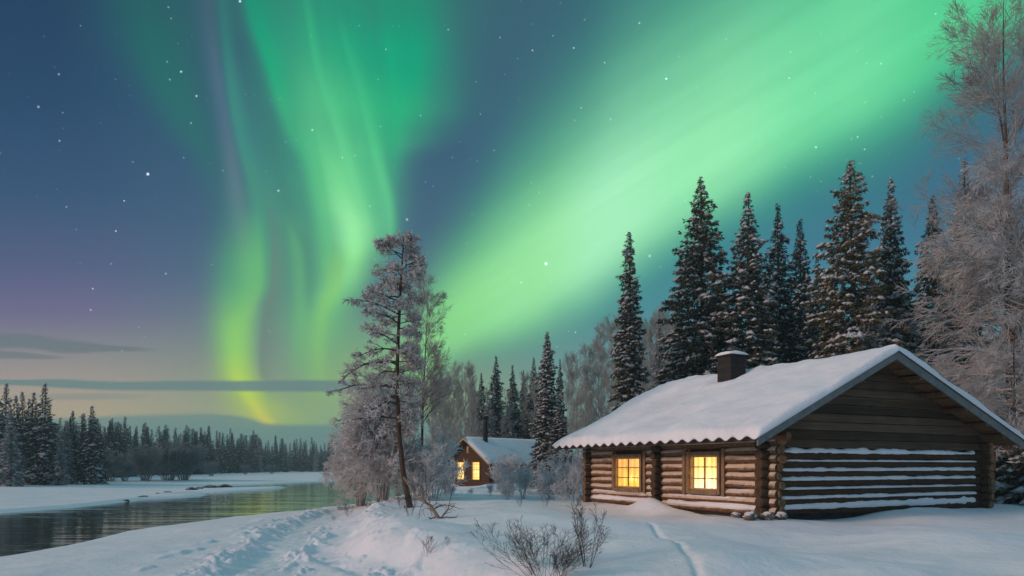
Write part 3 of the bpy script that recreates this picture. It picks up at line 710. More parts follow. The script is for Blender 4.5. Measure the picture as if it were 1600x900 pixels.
# soffit boards seen under the right slope
so = MB(); t = TR_ + .25; i = 0
while t < T1 - .5:
    wd_ = .34; vs = [cf(q, s_, rz_(q) - .125 - dz_ - .012 * (i % 2)) for q in (t, t + wd_) for s_ in (S0 + .06, -.08) for dz_ in (.02, .0)]
    so.hexa(vs); t += .50; i += 1
t = T0 + .15
while t < TR_ - .3:
    vs = [cf(q, s_, rz_(q) - .125 - dz_ - .012 * (i % 2)) for q in (t, t + .34) for s_ in (S0 + .06, -.08) for dz_ in (.02, .0)]
    so.hexa(vs); t += .50; i += 1
CB(so, 'soffit_boards', 'plank')
# bargeboards
for side, (ta, tb) in enumerate(((T0 - .06, TR_), (TR_, T1 + .06))):
    for s_front, nm in ((S0, 'bargeboard'), (S1, 'bargeboard')):
        b_ = MB(); d0, d1 = (-.05, .0) if s_front == S0 else (0, .05)
        vs = [cf(t, s_front + q, rz_(t) + zz) for t in (ta, tb) for q in (d0, d1) for zz in (-.25, .0)]
        b_.hexa(vs); bo = CB(b_, nm, 'fascia')
        b2 = MB(); d0, d1 = (-.085, .02) if s_front == S0 else (-.02, .085)
        vs = [cf(t, s_front + q, rz_(t) + zz) for t in (ta, tb) for q in (d0, d1) for zz in (.003, .05)]
        b2.hexa(vs); CB(b2, 'drip_edge', 'fascia_dark', parent=bo)
# corrugated sheet and its snow
WL = .52
def corr(s): return .045 * math.cos(2 * math.pi * s / WL)
sh = MB(); ns = 260
ss_ = [S0 + (S1 - S0) * i / ns for i in range(ns + 1)]
for s_ in ss_:
    for t in (T0 - .10, T0 + .6):
        z = ZE + (ZR - ZE) * (t - T0) / (TR_ - T0)
        for q in (.0, .028): sh.v.append(cf(t, s_, z + corr(s_) + .02 + q - .03))
for i in range(ns):
    a = i * 4; b = a + 4; sh.f += [(a, b, b + 2, a + 2), (a + 1, a + 3, b + 3, b + 1), (a, a + 1, b + 1, b), (a + 2, b + 2, b + 3, a + 3)]; sh.m += [0] * 4
CB(sh, 'corrugated_sheet', 'roof_metal', smooth=False)
eb = MB(); eb.box((T0 + .06, (S0 + S1) / 2, ZE - .085), (.04, S1 - S0 - .1, .13), cf); CB(eb, 'eave_board', 'roof_metal')
def roof_snow():
    nT, nS = 90, 300
    tt = np.concatenate([np.linspace(T0 - .13, TR_, nT), np.linspace(TR_, T1 + .10, nT)[1:]]); s_ = np.linspace(S0 - .12, S1 + .12, nS)
    T, S = np.meshgrid(tt, s_, indexing='ij')
    zb_ = np.where(T < TR_, ZE + (ZR - ZE) * (T - T0) / (TR_ - T0), ZR + (ZE1 - ZR) * (T - TR_) / (T1 - TR_))
    e_n = 1 + .55 * fbm(T * .9 + 3, S * .8, 3)
    dl = T - (T0 - .13); dr = (T1 + .10) - T; df = S - (S0 - .12); dbk = (S1 + .12) - S
    ed = lambda d, r: np.sqrt(np.clip(1 - (1 - np.clip(d / r, 0, 1)) ** 2, 0, 1))
    e = ed(dl, .22) * ed(dr, .25) * ed(df, .16) * ed(dbk, .5)
    th = .21 + .085 * fbm(T * .5, S * .35, 3) + .012 * fbm(T * 3, S * 3, 3) + .12 * ss(6, 9.8, S) * ss(1, 4, T) * (T < TR_ + 1)
    wave = np.cos(2 * np.pi * S / WL)
    amp = .045 * np.exp(-np.clip(dl, 0, 9) / .12) + .026 * np.exp(-np.clip(dl, 0, 9) / .75)
    warp_ = 1 + .5 * vnoise(S * 1.1, T * .7)
    ridge = -.10 * np.exp(-((T - TR_) / .35) ** 2)
    # scoured hollow around the chimney
    tC, sC = 3.45, 5.1
    rC = np.hypot((T - tC) / .85, (S - sC) / .9)
    th = th * e_n; th = th * (1 - .45 * np.exp(-(rC / .8) ** 4)) + .06 * np.exp(-((rC - 1.15) / .25) ** 2)
    top = zb_ + .03 + th * e + amp * wave * warp_ + ridge * .6
    # the rounded far top corner
    bot = zb_ + .012 + np.where(dl < .7, .045 * wave, 0) * np.exp(-np.clip(dl, 0, 9) / .4) - .02 * (e < .2)
    top = np.maximum(top, bot + .004)
    Vt = np.stack([C0[0] + G[0] * T + LG[0] * S, C0[1] + G[1] * T + LG[1] * S, top], -1).reshape(-1, 3)
    Vb = Vt.copy(); Vb[:, 2] = bot.reshape(-1)
    n, m = T.shape; i = np.arange(n - 1)[:, None]; j = np.arange(m - 1)[None]
    Q = np.stack(np.broadcast_arrays(i * m + j, (i + 1) * m + j, (i + 1) * m + j + 1, i * m + j + 1), -1).reshape(-1, 4)
    N = n * m
    def strip(idx): a = idx[:-1]; b = idx[1:]; return np.stack([a, b, b + N, a + N], -1)
    k = np.arange(n * m).reshape(n, m)
    E_ = np.concatenate([strip(k[0]), strip(k[-1][::-1]), strip(k[:, 0][::-1]), strip(k[:, -1])])
    V = np.concatenate([Vt, Vb]); o = link('roof_snow', npmesh('roof_snow', V, [Q, Q[:, ::-1] + N, E_], None, ['roof_snow'], True), cabin)
    o.location = (-C0[0], -C0[1], 0); return o
roof_snow()
# chimney
tC, sC = 3.45, 5.1
ch = MB(); zc0 = rz_(tC) - .5; zc1 = rz_(tC) + .92
ch.box((tC, sC, (zc0 + zc1) / 2), (.72, .68, zc1 - zc0), cf)
cho = MB(); ch.box((tC, sC, zc1 + .035), (.80, .76, .06), cf)
cho = CB(ch, 'chimney', 'chimney_brick', bevel=.012)
def puff(fr, a, b, z, h, nm, mat_, parent, seed=0, p=4.0, sag=.0):
    """a rounded cushion of snow on a rectangle a x b"""
    n = 16; V = []; F = []
    for i in range(n + 1):
        for j in range(n + 1):
            u = -1 + 2 * i / n; v = -1 + 2 * j / n
            e = max(0, (1 - abs(u) ** p)) ** .5 * max(0, (1 - abs(v) ** p)) ** .5
            V.append(fr(u * a / 2, v * b / 2, z + h * e * (1 + .25 * float(fbm(np.array(u * 1.5 + seed), np.array(v * 1.5), 2)))))
    m = n + 1; N = m * m
    for i in range(n):
        for j in range(n): q = i * m + j; F.append((q, q + m, q + m + 1, q + 1))
    V += [(v[0], v[1], z - .01) for v in V]
    for i in range(n):
        for (q, r) in ((i, i + 1), (n * m + i + 1, n * m + i), ((i + 1) * m, i * m), (i * m + n, (i + 1) * m + n)): F.append((q, r, r + N, q + N))
    mb = MB(); mb.add(V, F); return CB(mb, nm, mat_, parent=parent, smooth=True)
puff(lambda x, y, z: cf(tC + x, sC + y, z),   .88, .84, zc1 + .075, .13, 'snow_cap', 'roof_snow', cho)
# windows
def window(sf, sn, zs, zh, cmat, seed):
    w_ = sf - sn; h = zh - zs; sm_ = (sf + sn) / 2; zm = (zs + zh) / 2
    f = MB(); fr = lambda x, y, z: cf(-y, sm_ + x, z); ft = .115
    f.box((-w_ / 2 + ft / 2, .10, zm), (ft, .16, h), fr); f.box((w_ / 2 - ft / 2, .10, zm), (ft, .16, h), fr)
    f.box((0, .102, zh - ft / 2), (w_ - 2 * ft - .004, .156, ft), fr); f.box((0, .11, zs + ft / 2 - .01), (w_ - 2 * ft - .004, .19, ft), fr)
    fo = CB(f, 'window', 'frame', bevel=.012)
    iw, ih = w_ - 2 * ft, h - 2 * ft; s_ = MB(); sw = .055
    for sx in (-1, 1): s_.box((sx * (iw / 2 - sw / 2 - .003), .06, zm), (sw, .06, ih - .01), fr)
    for sz in (-1, 1): s_.box((0, .061, zm + sz * (ih / 2 - sw / 2 - .003)), (iw - 2 * sw - .012, .058, sw), fr)
    CB(s_, 'sash', 'sash', parent=fo, bevel=.004)
    mu = MB(); mw = .032
    mu.box((0, .062, zm), (mw, .045, ih - 2 * sw - .02), fr)
    for k in (-1, 1): mu.box((0, .0615, zm + k * ih / 6), (iw - 2 * sw - .02, .036, mw), fr)
    CB(mu, 'glazing_bars', 'frame', parent=fo)
    g = MB(); g.box((0, .04, zm), (iw - .02, .006, ih - .02), fr); CB(g, 'pane', 'glass', parent=fo)
    cu = MB(); n = 60; y0 = -.045
    for i in range(n + 1):
        x = -iw / 2 + .01 + (iw - .02) * i / n; y = y0 + .012 * math.sin(i * .75 + seed) + .006 * math.sin(i * 1.7)
        cu.v += [fr(x, y, zs + ft), fr(x, y, zh - ft)]
    for i in range(n): cu.f.append((2 * i, 2 * i + 2, 2 * i + 3, 2 * i + 1)); cu.m.append(0)
    CB(cu, 'curtain', cmat, parent=fo, smooth=True)
    lamp_d = bpy.data.lights.new('window_spill', 'POINT'); lamp_d.energy = 9; lamp_d.shadow_soft_size = 0.0; lamp_d.color = (1.0, .58, .22)  # unseen point light added between curtain and glass to spill warm glow outward
    lp = link('window_spill', lamp_d, fo, fr(0.0, .005, zs + .45))
    sn_ = MB(); merge(sn_, ledge(lambda u, o, z: cf(-.19 + -o * .2, sm_ + u, z), -w_ / 2 + .05, w_ / 2 - .05, zs + ft - .03, .02, .02, seed + 9))
    return fo
window(*WIN[0], 'curtain_yellow', 1)
window(*WIN[1], 'curtain_cream', 4)
# upright casing boards beside the windows
for (s_a, zs, zh) in ((WIN[0][1] - .13, .62, 2.08), (WIN[1][1] - .11, .66, 2.08), (WIN[1][0] + .13, .66, 2.08)):
    cs = MB(); cs.box((-.125, s_a, (zs + zh) / 2), (.07, .13, zh - zs), cf); CB(cs, 'window_casing', 'frame', bevel=.01)

def rock(x, y, z, r, sq, seed, name, mname, label=None, cat=None, group=None, parent=None):
    import bmesh
    bm = bmesh.new(); bmesh.ops.create_icosphere(bm, subdivisions=3, radius=1)
    for v in bm.verts:
        c = v.co; n_ = float(fbm(np.array(c.x * 1.3 + seed * 3.1), np.array(c.y * 1.3 + c.z * 1.7 + seed), 3))
        v.co = Vector((c.x * sq[0], c.y * sq[1], c.z * sq[2])) * r * (1 + .55 * n_)
    me = bpy.data.meshes.new(name); bm.to_mesh(me); bm.free(); me.materials.append(M[mname])
    me.polygons.foreach_set('use_smooth', [True] * len(me.polygons))
    o = link(name, me, parent, (x, y, z), seed * 1.3)
    if label: tag(o, label, cat, group)
    return o
for i, (px_, py_, r, lb) in enumerate([(1172, 817, .20, 'snow-capped round foundation boulder under the lit wall near the cabin corner'),
                                       (1196, 806, .17, 'smooth snow-covered stone tucked under the near corner log ends of the cabin'),
                                       (1220, 820, .15, 'small dark stone with a snow cap in front of the cabin corner'),
                                       (1150, 812, .15, 'dark foundation stone in the shade below the lit log wall'),
                                       (1205, 823, .10, 'smallest brown stone at the foot of the cabin corner')]):
    D = 18.9 + .12 * i if i != 3 else 20.1
    x, y, z = put(px_, D); rock(x, y, z + r * .45, r, (1.15, .9, .75), i + 1, 'foundation_stone', 'stone', lb, 'stone', 'stones under the cabin corner')
# recessed foundation below the bottom log, coloured dark to paint the shadow there
fs = MB(); rg = random.Random(9)
fs.box((.08, LW / 2, .02), (.14, LW - .3, .34), cf); fs.box((GW / 2, .09, .0), (GW - .3, .14, .34), cf)
CB(fs, 'foundation', 'rock', bevel=.03)

# ------------------------------------------------------------------ the small cottage
cx, cy = P(764, 0, D=56); cz = gz(cx, cy) - .05
ang = R_(48); WC, LC, EH, RH = 4.7, 8.6, 1.98, 3.7
cot = tag(empty('cottage', (cx, cy, cz), ang), 'small brown cottage with a black stovepipe and two narrow lit windows', 'cottage')
def KB(mb, name, mats, parent=None, **k):
    o = mb.build(name, mats, None, **k); o.parent = parent or cot; return o
kw = MB(); kw.add([(0, 0, -.3), (0, WC, -.3), (0, WC, EH), (0, WC / 2, RH - .1), (0, 0, EH), (LC, 0, -.3), (LC, WC, -.3), (LC, WC, EH), (LC, WC / 2, RH - .1), (LC, 0, EH)],
                  [(0, 4, 3, 2, 1), (5, 6, 7, 8, 9), (0, 5, 9, 4), (1, 2, 7, 6), (4, 9, 8, 3), (2, 3, 8, 7)])
KB(kw, 'wall', 'cottage_wall')
bl = MB()
for k in range(14):
    z = .02 + k * .26
    if z < RH - .3:
        hw = WC / 2 if z < EH else WC / 2 * (RH - z) / (RH - EH)
        bl.box((-.012, WC / 2, z), (.03, 2 * hw, .02), m=0)
KB(bl, 'board_joints', 'stovepipe')
rs = MB(); ov, ow_ = .45, .5
for sgn in (-1, 1):
    y_e = WC / 2 + sgn * (WC / 2 + ov); zE = EH - (RH - EH) / (WC / 2) * ov
    vs = [(x, y, z + dz_) for x in (-ow_, LC + .4) for (y, z) in ((y_e, zE), (WC / 2, RH)) for dz_ in (-.08, 0)]
    rs.hexa(vs)
KB(rs, 'roof', 'plank')
V = []; n = 24
for i in range(n + 1):
    for j in range(n + 1):
        u = i / n; v = -1 + 2 * j / n; x = -ow_ - .05 + u * (LC + .95); y = WC / 2 + v * (WC / 2 + ov + .05); z = RH - abs(v) * (RH - EH) / (WC / 2) * (WC / 2 + ov + .05)
        e = min(1, (1 - abs(v)) * 9) ** .5 * min(1, min(u, 1 - u) * 25) ** .5
        V.append((x, y, z + .01 + .17 * e - .06 * math.exp(-(v / .12) ** 2)))
m_ = n + 1; F = [(i * m_ + j, (i + 1) * m_ + j, (i + 1) * m_ + j + 1, i * m_ + j + 1) for i in range(n) for j in range(n)]; N = len(V)
V += [(v[0], v[1], RH - abs(v[1] - WC / 2) * (RH - EH) / (WC / 2) + .004) for v in V]
for i in range(n): F += [(i, i + 1, i + 1 + N, i + N), (n * m_ + i + 1, n * m_ + i, n * m_ + i + N, n * m_ + i + 1 + N), ((i + 1) * m_, i * m_, i * m_ + N, (i + 1) * m_ + N), (i * m_ + n, (i + 1) * m_ + n, (i + 1) * m_ + n + N, i * m_ + n + N)]
KB(MB().add(V, F), 'roof_snow', 'roof_snow', smooth=True)
for sgn in (-1, 1):
    y_e = WC / 2 + sgn * (WC / 2 + ov + .03); zE = RH - (RH - EH) / (WC / 2) * (WC / 2 + ov + .03)
    b_ = MB(); b_.hexa([(x, y, z + dz_) for x in (-ow_ - .06, -ow_ - .005) for (y, z) in ((y_e, zE), (WC / 2, RH)) for dz_ in (-.12, .015)]); KB(b_, 'bargeboard', 'sash')
for (y, wd_) in ((1.40, .92), (3.15, .92)):
    f = MB(); z0_, z1_ = .30, 1.80; ft = .07
    for sg in (-1, 1): f.box((-.035, y + sg * (wd_ / 2 - ft / 2), (z0_ + z1_) / 2), (.07, ft, z1_ - z0_))
    f.box((-.034, y, z1_ - ft / 2), (.068, wd_ - 2 * ft - .004, ft)); f.box((-.034, y, z0_ + ft / 2), (.068, wd_ - 2 * ft - .004, ft)); f.box((-.03, y, 1.18), (.05, wd_ - 2 * ft - .004, .05)); 
    fo = KB(f, 'window', 'frame')
    g = MB(); g.box((-.014, y, (z0_ + z1_) / 2), (.012, wd_ - 2 * ft, z1_ - z0_ - 2 * ft)); go = KB(g, 'glow_curtain', 'cottage_glow', parent=fo)  # panel glows by itself, the lamplight is put into its emission
v_ = MB(); v_.box((-.03, WC / 2, 2.75), (.05, .22, .55)); KB(v_, 'gable_vent', 'sash', bevel=.05)
pp = MB(); pp.log((1.5, WC / 2 - .5, RH - .7), (1.5, WC / 2 - .5, RH + 1.75), .20, seed=1, n=14, seg=4); pp.log((1.5, WC / 2 - .5, RH + 1.65), (1.5, WC / 2 - .5, RH + 1.82), .25, seed=2, n=14, seg=1); KB(pp, 'stovepipe', 'stovepipe', smooth=True)

# ------------------------------------------------------------------ trees
def rv(rg, n): v = rg.normal(size=(n, 3)); return v / np.linalg.norm(v, axis=1, keepdims=True)
def nrm(v): return v / (np.linalg.norm(v, axis=-1, keepdims=True) + 1e-9)
def tubes(Pl, Rl, n=3):
    """closed strips round polylines Pl (N,K,3) with radii Rl (N,K)"""
    N, K, _ = Pl.shape
    T = np.gradient(Pl, axis=1); T = nrm(T); up = np.tile([[.31, .17, .93]], (N * K, 1)).reshape(N, K, 3)
    A = nrm(np.cross(T, up)); B = np.cross(T, A); V = []
    for k in range(n):
        q = 2 * math.pi * k / n; V.append(Pl + (A * math.cos(q) + B * math.sin(q)) * Rl[..., None])
    V = np.stack(V, 2).reshape(-1, 3)          # (N,K,n)
    i = (np.arange(N) * K * n)[:, None, None]; j = (np.arange(K - 1) * n)[None, :, None]; k = np.arange(n)[None, None]; k2 = (k + 1) % n
    F = np.stack(np.broadcast_arrays(i + j + k, i + j + n + k, i + j + n + k2, i + j + k2), -1).reshape(-1, 4)
    return V, F
def join(parts):
    V = []; F = []; mi = []; o = 0
    for v, f, m in parts:
        if len(v) == 0: continue
        V.append(v); F.append(np.asarray(f) + o); mi.append(m); o += len(v)
    return np.concatenate(V), F, mi
def quads(c, d, side, L_, W_):
    """leaf quads at c along d with width direction side"""
    a = c - side * W_; b = c + side * W_; e = c + d * L_
    V = np.stack([a, b, e + side * W_ * .35, e - side * W_ * .35], 1).reshape(-1, 3)
    i = np.arange(len(c))[:, None] * 4; return V, i + np.array([[0, 1, 2, 3]])
def puffs(c, d, rx, rz2):
    """flattened lumps of snow with long axis d"""
    n = len(c); up = np.tile([[0, 0, 1.]], (n, 1)); s = nrm(np.cross(d, up)); rx = rx[:, None]; rz2 = rz2[:, None]
    f = c + d * rx; b = c - d * rx; l = c + s * rx * .7; r = c - s * rx * .7; t = c + up * rz2; u = c - up * rz2 * .5
    V = np.stack([f, l, b, r, t, u], 1).reshape(-1, 3); i = (np.arange(n) * 6)[:, None, None]
    F = np.array([[0, 1, 4], [1, 2, 4], [2, 3, 4], [3, 0, 4], [1, 0, 5], [2, 1, 5], [3, 2, 5], [0, 3, 5]])[None]
    return V, (i + F).reshape(-1, 3)
def spruce(seed, H, R, dens=1.0, snow=.5, q=5, leaf=.16, low=.05, droop=.35, power=.8, lumpy=.25, full=True):
    rg = np.random.default_rng(seed); nb = int(H * 17 * dens)
    hf = low + (1 - low) * (np.arange(nb) + rg.random(nb)) / nb
    az = np.arange(nb) * 2.39996 + rg.normal(0, .3, nb)
    prof = np.clip(1 - hf, 0, 1) ** power * (.62 + .38 * ss(0, .2, 1 - hf)) * np.clip((hf - low) / .06 + .5, 0, 1)
    lump = 1 + lumpy * 2 * (fbm(hf * H * .9 + seed, az * .4 + seed, 2))
    Lb = R * prof * lump * rg.uniform(.72, 1.12, nb) * 1.0 + .03
    gap = rg.random(nb) < .05; Lb[gap] *= .45
    out = np.stack([np.cos(az), np.sin(az), 0 * az], 1); side = np.stack([-np.sin(az), np.cos(az), 0 * az], 1)
    a = .55 * (hf ** 2) - droop * (1 - hf) * .6 ; b = droop * (1 - hf * .8)
    def pos(i, s): 
        L_ = Lb[i]; return out[i] * (s * L_)[:, None] + np.array([0, 0, 1.]) * (hf[i] * H + a[i] * s * L_ - b[i] * s * s * L_ + .12 * b[i] * np.maximum(s - .8, 0) * 5 * L_)[:, None]
    # trunk and boughs
    K = 10; tz = np.linspace(0, H, K); sway = np.stack([.06 * np.sin(tz * .5 + seed), .06 * np.cos(tz * .4), tz], 1)[None]
    sway[0, :, :2] -= sway[0, 0, :2]
    rad = (.012 * H * (1 - tz / H) ** .8 + .015)[None]
    tv, tf = tubes(sway, rad, 7)
    parts = []
    if full:
        kk = np.linspace(0, .95, 4); Pb = np.stack([pos(np.arange(nb), np.full(nb, s)) for s in kk], 1); Rb = (Lb[:, None] * .012 + .006) * np.linspace(1, .3, 4)[None]
        bv, bf = tubes(Pb, Rb, 3); parts.append((bv, bf, 2))
    # clusters along each bough
    cnt = np.maximum(2, (Lb * 15 * dens ** .3 * (.16 / leaf)).astype(int)); bi = np.repeat(np.arange(nb), cnt); n = len(bi)
    s = rg.random(n) ** .75; s = .12 + .9 * s
    wside = Lb[bi] * .36 * (1.05 - s) + .07; lat = rg.uniform(-1, 1, n)
    c = pos(bi, s) + side[bi] * (lat * wside)[:, None]; c[:, 2] -= np.abs(lat) * wside * .28 + rg.random(n) * .05
    d0 = nrm(out[bi] * .8 + side[bi] * (lat * .8)[:, None] + np.array([0, 0, -.25]))
    ci = np.repeat(np.arange(n), q); m = len(ci)
    dd = nrm(d0[ci] * .8 + rg.normal(size=(m, 3)) * .42 + np.array([0, 0, -.32])); sd_ = nrm(np.cross(dd, rv(rg, m)))
    Ls = leaf * rg.uniform(.6, 1.35, m)[:, None] * (1 - .5 * hf[bi][ci] ** 3)[:, None]
    nv, nf = quads(c[ci] + rg.normal(size=(m, 3)) * leaf * .22, dd, sd_, Ls, Ls * .24)
    parts.append((nv, nf, 0))
    ps = snow * (1.25 - .9 * hf[bi]) * (.45 + 1.1 * np.clip(fbm(hf[bi] * H * 1.1 + 40, az[bi] * .8, 2) + .5, 0, 1))
    sel = rg.random(n) < ps * .72; k = int(sel.sum())
    if k:
        cs_ = c[sel] + np.array([0, 0, .05]) * (leaf / .16); rx = leaf * rg.uniform(.4, 1.45, k) * (.7 + .9 * np.clip(fbm(hf[bi][sel] * H * .8, az[bi][sel], 2) + .4, 0, 1)); 
        sv, sf = puffs(cs_, nrm(d0[sel] + rg.normal(size=(k, 3)) * .35), rx, rx * rg.uniform(.3, .6, k)); parts.append((sv, sf, 1))
    return (tv, tf), join(parts)
class Kind:
    """a tree design: meshes for trunk and crown that many trees may share"""
    def __init__(s, trunk, crown, mats, trunkmat, H):
        (tv, tf) = trunk; V, F, mi = crown
        s.t = npmesh('trunk', tv, [tf], None, [trunkmat], True); s.c = npmesh('crown', V, F, mi, mats); s.H = H
def plant(kind, name, px_, D, topy=None, label='', cat='tree', group=None, H=None, wide=1.0, rz=0.0, z=None):
    x, y, zz = put(px_, D, z)
    if topy is not None: H = (HY - topy) / FPX * D + EYE - zz
    k = H / kind.H
    e = empty(name, (x, y, zz - .03), rz); e.scale = (k * wide, k * wide, k)
    for nm, me in (('trunk', kind.t), ('crown', kind.c)): link(nm, me, e)
    return tag(e, label, cat, group)
def KS(seed, mats, **k):
    H = k.pop('H', 16); t, c = spruce(seed, H, **k); return Kind(t, c, mats, 'bark', H)
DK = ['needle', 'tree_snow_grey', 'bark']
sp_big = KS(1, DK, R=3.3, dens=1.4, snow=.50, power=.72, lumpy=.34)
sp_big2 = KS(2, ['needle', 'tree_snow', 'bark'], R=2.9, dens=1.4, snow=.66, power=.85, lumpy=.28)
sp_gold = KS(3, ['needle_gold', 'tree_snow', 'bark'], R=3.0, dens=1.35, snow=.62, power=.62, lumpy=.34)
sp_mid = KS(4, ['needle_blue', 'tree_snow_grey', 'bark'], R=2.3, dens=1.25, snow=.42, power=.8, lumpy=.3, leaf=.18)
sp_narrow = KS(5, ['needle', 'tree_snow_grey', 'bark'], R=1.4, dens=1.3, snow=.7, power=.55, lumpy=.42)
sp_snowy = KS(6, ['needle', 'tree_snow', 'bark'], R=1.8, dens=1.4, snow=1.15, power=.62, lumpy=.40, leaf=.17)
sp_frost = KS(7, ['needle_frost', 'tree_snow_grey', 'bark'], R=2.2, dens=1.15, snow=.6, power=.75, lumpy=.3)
BG = 'tall spruces behind the log cabin'
for (kd, px_, D, ty, wd_, rz, lb) in [
    (sp_narrow, 983, 36, 362, 1.0, .3, 'slender snowy spruce standing alone left of the cabin roof'),
    (sp_big, 1095, 38, 277, 1.0, 1.0, 'broad dark spruce rising directly behind the brick chimney, left of its taller neighbours'),
    (sp_big2, 1168, 37, 303, 1.12, 2.0, 'bushy snow-flecked spruce just right of the cabin chimney'),
    (sp_mid, 1215, 41, 318, .95, .5, 'pointed blue-dark spruce directly right of the bushy snow-flecked one'),
    (sp_mid, 1250, 44, 342, .95, 2.2, 'shadowy blue-dark spruce, second right of the bushy snow-flecked one'),
    (sp_mid, 1277, 50, 394, .8, 4.2, 'thin hazy spruce top between the blue-dark spruces and the golden one'),
    (sp_mid, 1298, 52, 420, .9, 3.1, 'shortest hazy spruce top close beside the golden-green spruce'),
    (sp_gold, 1330, 36, 250, 1.02, .2, 'tallest golden-green spruce with heavy snowy lower boughs behind the gable'),
    (sp_big2, 1392, 38, 280, .82, 4.0, 'dark spruce with loose drooping boughs right of the golden-green one'),
    (sp_mid, 1457, 42, 306, 1.0, 1.7, 'narrow dark spruce standing in the gap before the frosted trees'),
    (sp_frost, 1507, 40, 246, .9, .9, 'pale frosted spruce whose tip rises above the rimed willows'),
    (sp_mid, 1420, 52, 470, 1.3, 2.9, 'low blue spruce half hidden behind the right roof slope'),
    (sp_frost, 1360, 35, 440, 1.1, 2.6, 'snow-heavy young spruce below the golden-green one, just over the ridge')]:
    plant(kd, 'spruce_tree', px_, D, ty, lb, 'spruce', BG, wide=wd_, rz=rz)
for i, (px_, ty, k) in enumerate([(1062, 470, 0), (1078, 500, 1), (1122, 452, 0), (1140, 480, 1), (1192, 440, 0), (1204, 492, 1), (1235, 470, 0), (1262, 478, 1), (1285, 500, 0), (1312, 490, 1), (1352, 455, 0), (1375, 470, 1), (1408, 430, 0), (1438, 500, 1), (1470, 455, 0), (1485, 490, 1), (1520, 470, 0), (1545, 500, 1)]):
    plant((sp_mid, sp_frost)[k], 'spruce_tree', px_, 50 + (i * 7) % 11, ty, 'low spruce half lost among the trunks behind the cabin roof', 'spruce', 'low spruces between the tall ones behind the cabin', wide=1.25, rz=i * 1.7)
MG = 'spruces around the small cottage'
for (kd, px_, D, ty, wd_, rz, lb) in [
    (sp_snowy, 855, 46, 518, 1.05, .3, 'tall snow-laden spruce at the right end of the cottage roof'),
    (sp_snowy, 873, 42, 636, 1.9, 1.3, 'squat spruce bent with snow at the foot of the tall snow-laden one'),
    (sp_mid, 775, 78, 556, 1.05, .5, 'highest pointed dark spruce behind the cottage roof'),
    (sp_mid, 752, 84, 582, .9, 1.5, 'dark spruce behind the cottage stovepipe'),
    (sp_mid, 739, 86, 588, .8, 2.5, 'small dark spruce just left above the cottage stovepipe'),
    (sp_mid, 801, 80, 570, .9, 3.5, 'slim dark spruce above the middle of the cottage roof'),
    (sp_mid, 818, 86, 578, .8, 4.5, 'short dark spruce over the right half of the cottage roof'),
    (sp_mid, 834, 82, 558, .9, 5.5, 'dark spruce next to the tall snow-laden one, on its left'),
    (sp_frost, 762, 70, 618, 1.3, .7, 'frosted rounded spruce close behind the cottage stovepipe'),
    (sp_frost, 792, 68, 628, 1.3, 1.9, 'frosted rounded spruce behind the middle of the cottage roof'),
    (sp_frost, 1030, 58, 487, .75, 2.0, 'lone hazy grey spruce between the slender spruce and the cabin roof'),
    (sp_mid, 875, 60, 560, .7, 1.2, 'faint dark spruce behind the tall snow-laden one, on its right')]:
    plant(kd, 'spruce_tree', px_, D, ty, lb, 'spruce', MG, wide=wd_, rz=rz)
# far bank
fa = [KS(20 + i, m_, H=11, R=r, dens=.9, snow=s_ * 1.5, leaf=.22, q=4, power=.85, lumpy=.35, full=False) for i, (m_, r, s_) in enumerate([
    (['needle_blue', 'tree_snow_grey', 'bark'], 1.5, .35), (['needle_blue', 'tree_snow_grey', 'bark'], 1.2, .2), (['needle_frost', 'tree_snow_grey', 'bark'], 1.5, .5)])]
LBK = 'spruces on the far bank at the left edge'
lead = [(-10, 596, 78, 0, 1.3, 'dark spruce cut by the left edge of the picture, behind the frosted one'), (10, 600, 84, 0, 1.2, 'tall dark spruce nearest the left picture edge'),
        (16, 640, 76, 2, 1.5, 'pale frosted spruce in front of the dark ones at the left edge'), (25, 617, 90, 1, 1.1, 'thin dark spruce right beside the frosted left-edge spruce'),
        (35, 613, 88, 0, 1.2, 'dark spruce second from the thin one at the left edge'), (46, 622, 90, 1, 1.1, 'lower spruce filling the gap before the snowy-sided pair'),
        (53, 614, 86, 0, 1.2, 'left one of the two big snowy-sided spruces by the river'), (70, 600, 84, 0, 1.35, 'right and taller one of the two big snowy-sided spruces by the river'),
        (93, 673, 84, 2, 1.4, 'short frosted spruce between the two dark far-bank clumps'), (114, 641, 92, 1, 1.1, 'black pointed spruce, left of the right-hand far-bank trio'),
        (131, 645, 92, 1, 1.2, 'middle spruce of the right-hand far-bank trio'), (144, 635, 90, 0, 1.4, 'largest spruce of the right-hand far-bank trio'), (105, 660, 90, 2, 1.2, 'greyish spruce in front of the black pointed one'), (156, 662, 94, 0, 1.1, 'small spruce leaning against the right side of the far-bank trio')]
for i, (px_, ty, D, k, wd_, lb) in enumerate(lead): plant(fa[k], 'spruce_tree', px_, D, ty, lb, 'spruce', LBK, wide=wd_ * .95, rz=i * 1.1)
rg = np.random.default_rng(77)
fl = [KS(30 + i, m_, H=10, R=r, dens=.75, snow=s_ * .9, leaf=.26, q=3, power=.9, lumpy=.35, full=False) for i, (m_, r, s_) in enumerate([
    (['needle_blue', 'tree_snow_grey', 'bark'], 1.35, .25), (['needle_blue', 'tree_snow_grey', 'bark'], 1.1, .10), (['needle_frost', 'tree_snow_grey', 'bark'], 1.3, .4)])]
def base_D(px_): return float(np.interp(px_, [-60, 0, 60, 150, 250, 350, 450, 540, 700], [84, 92, 98, 118, 145, 185, 235, 270, 290]))
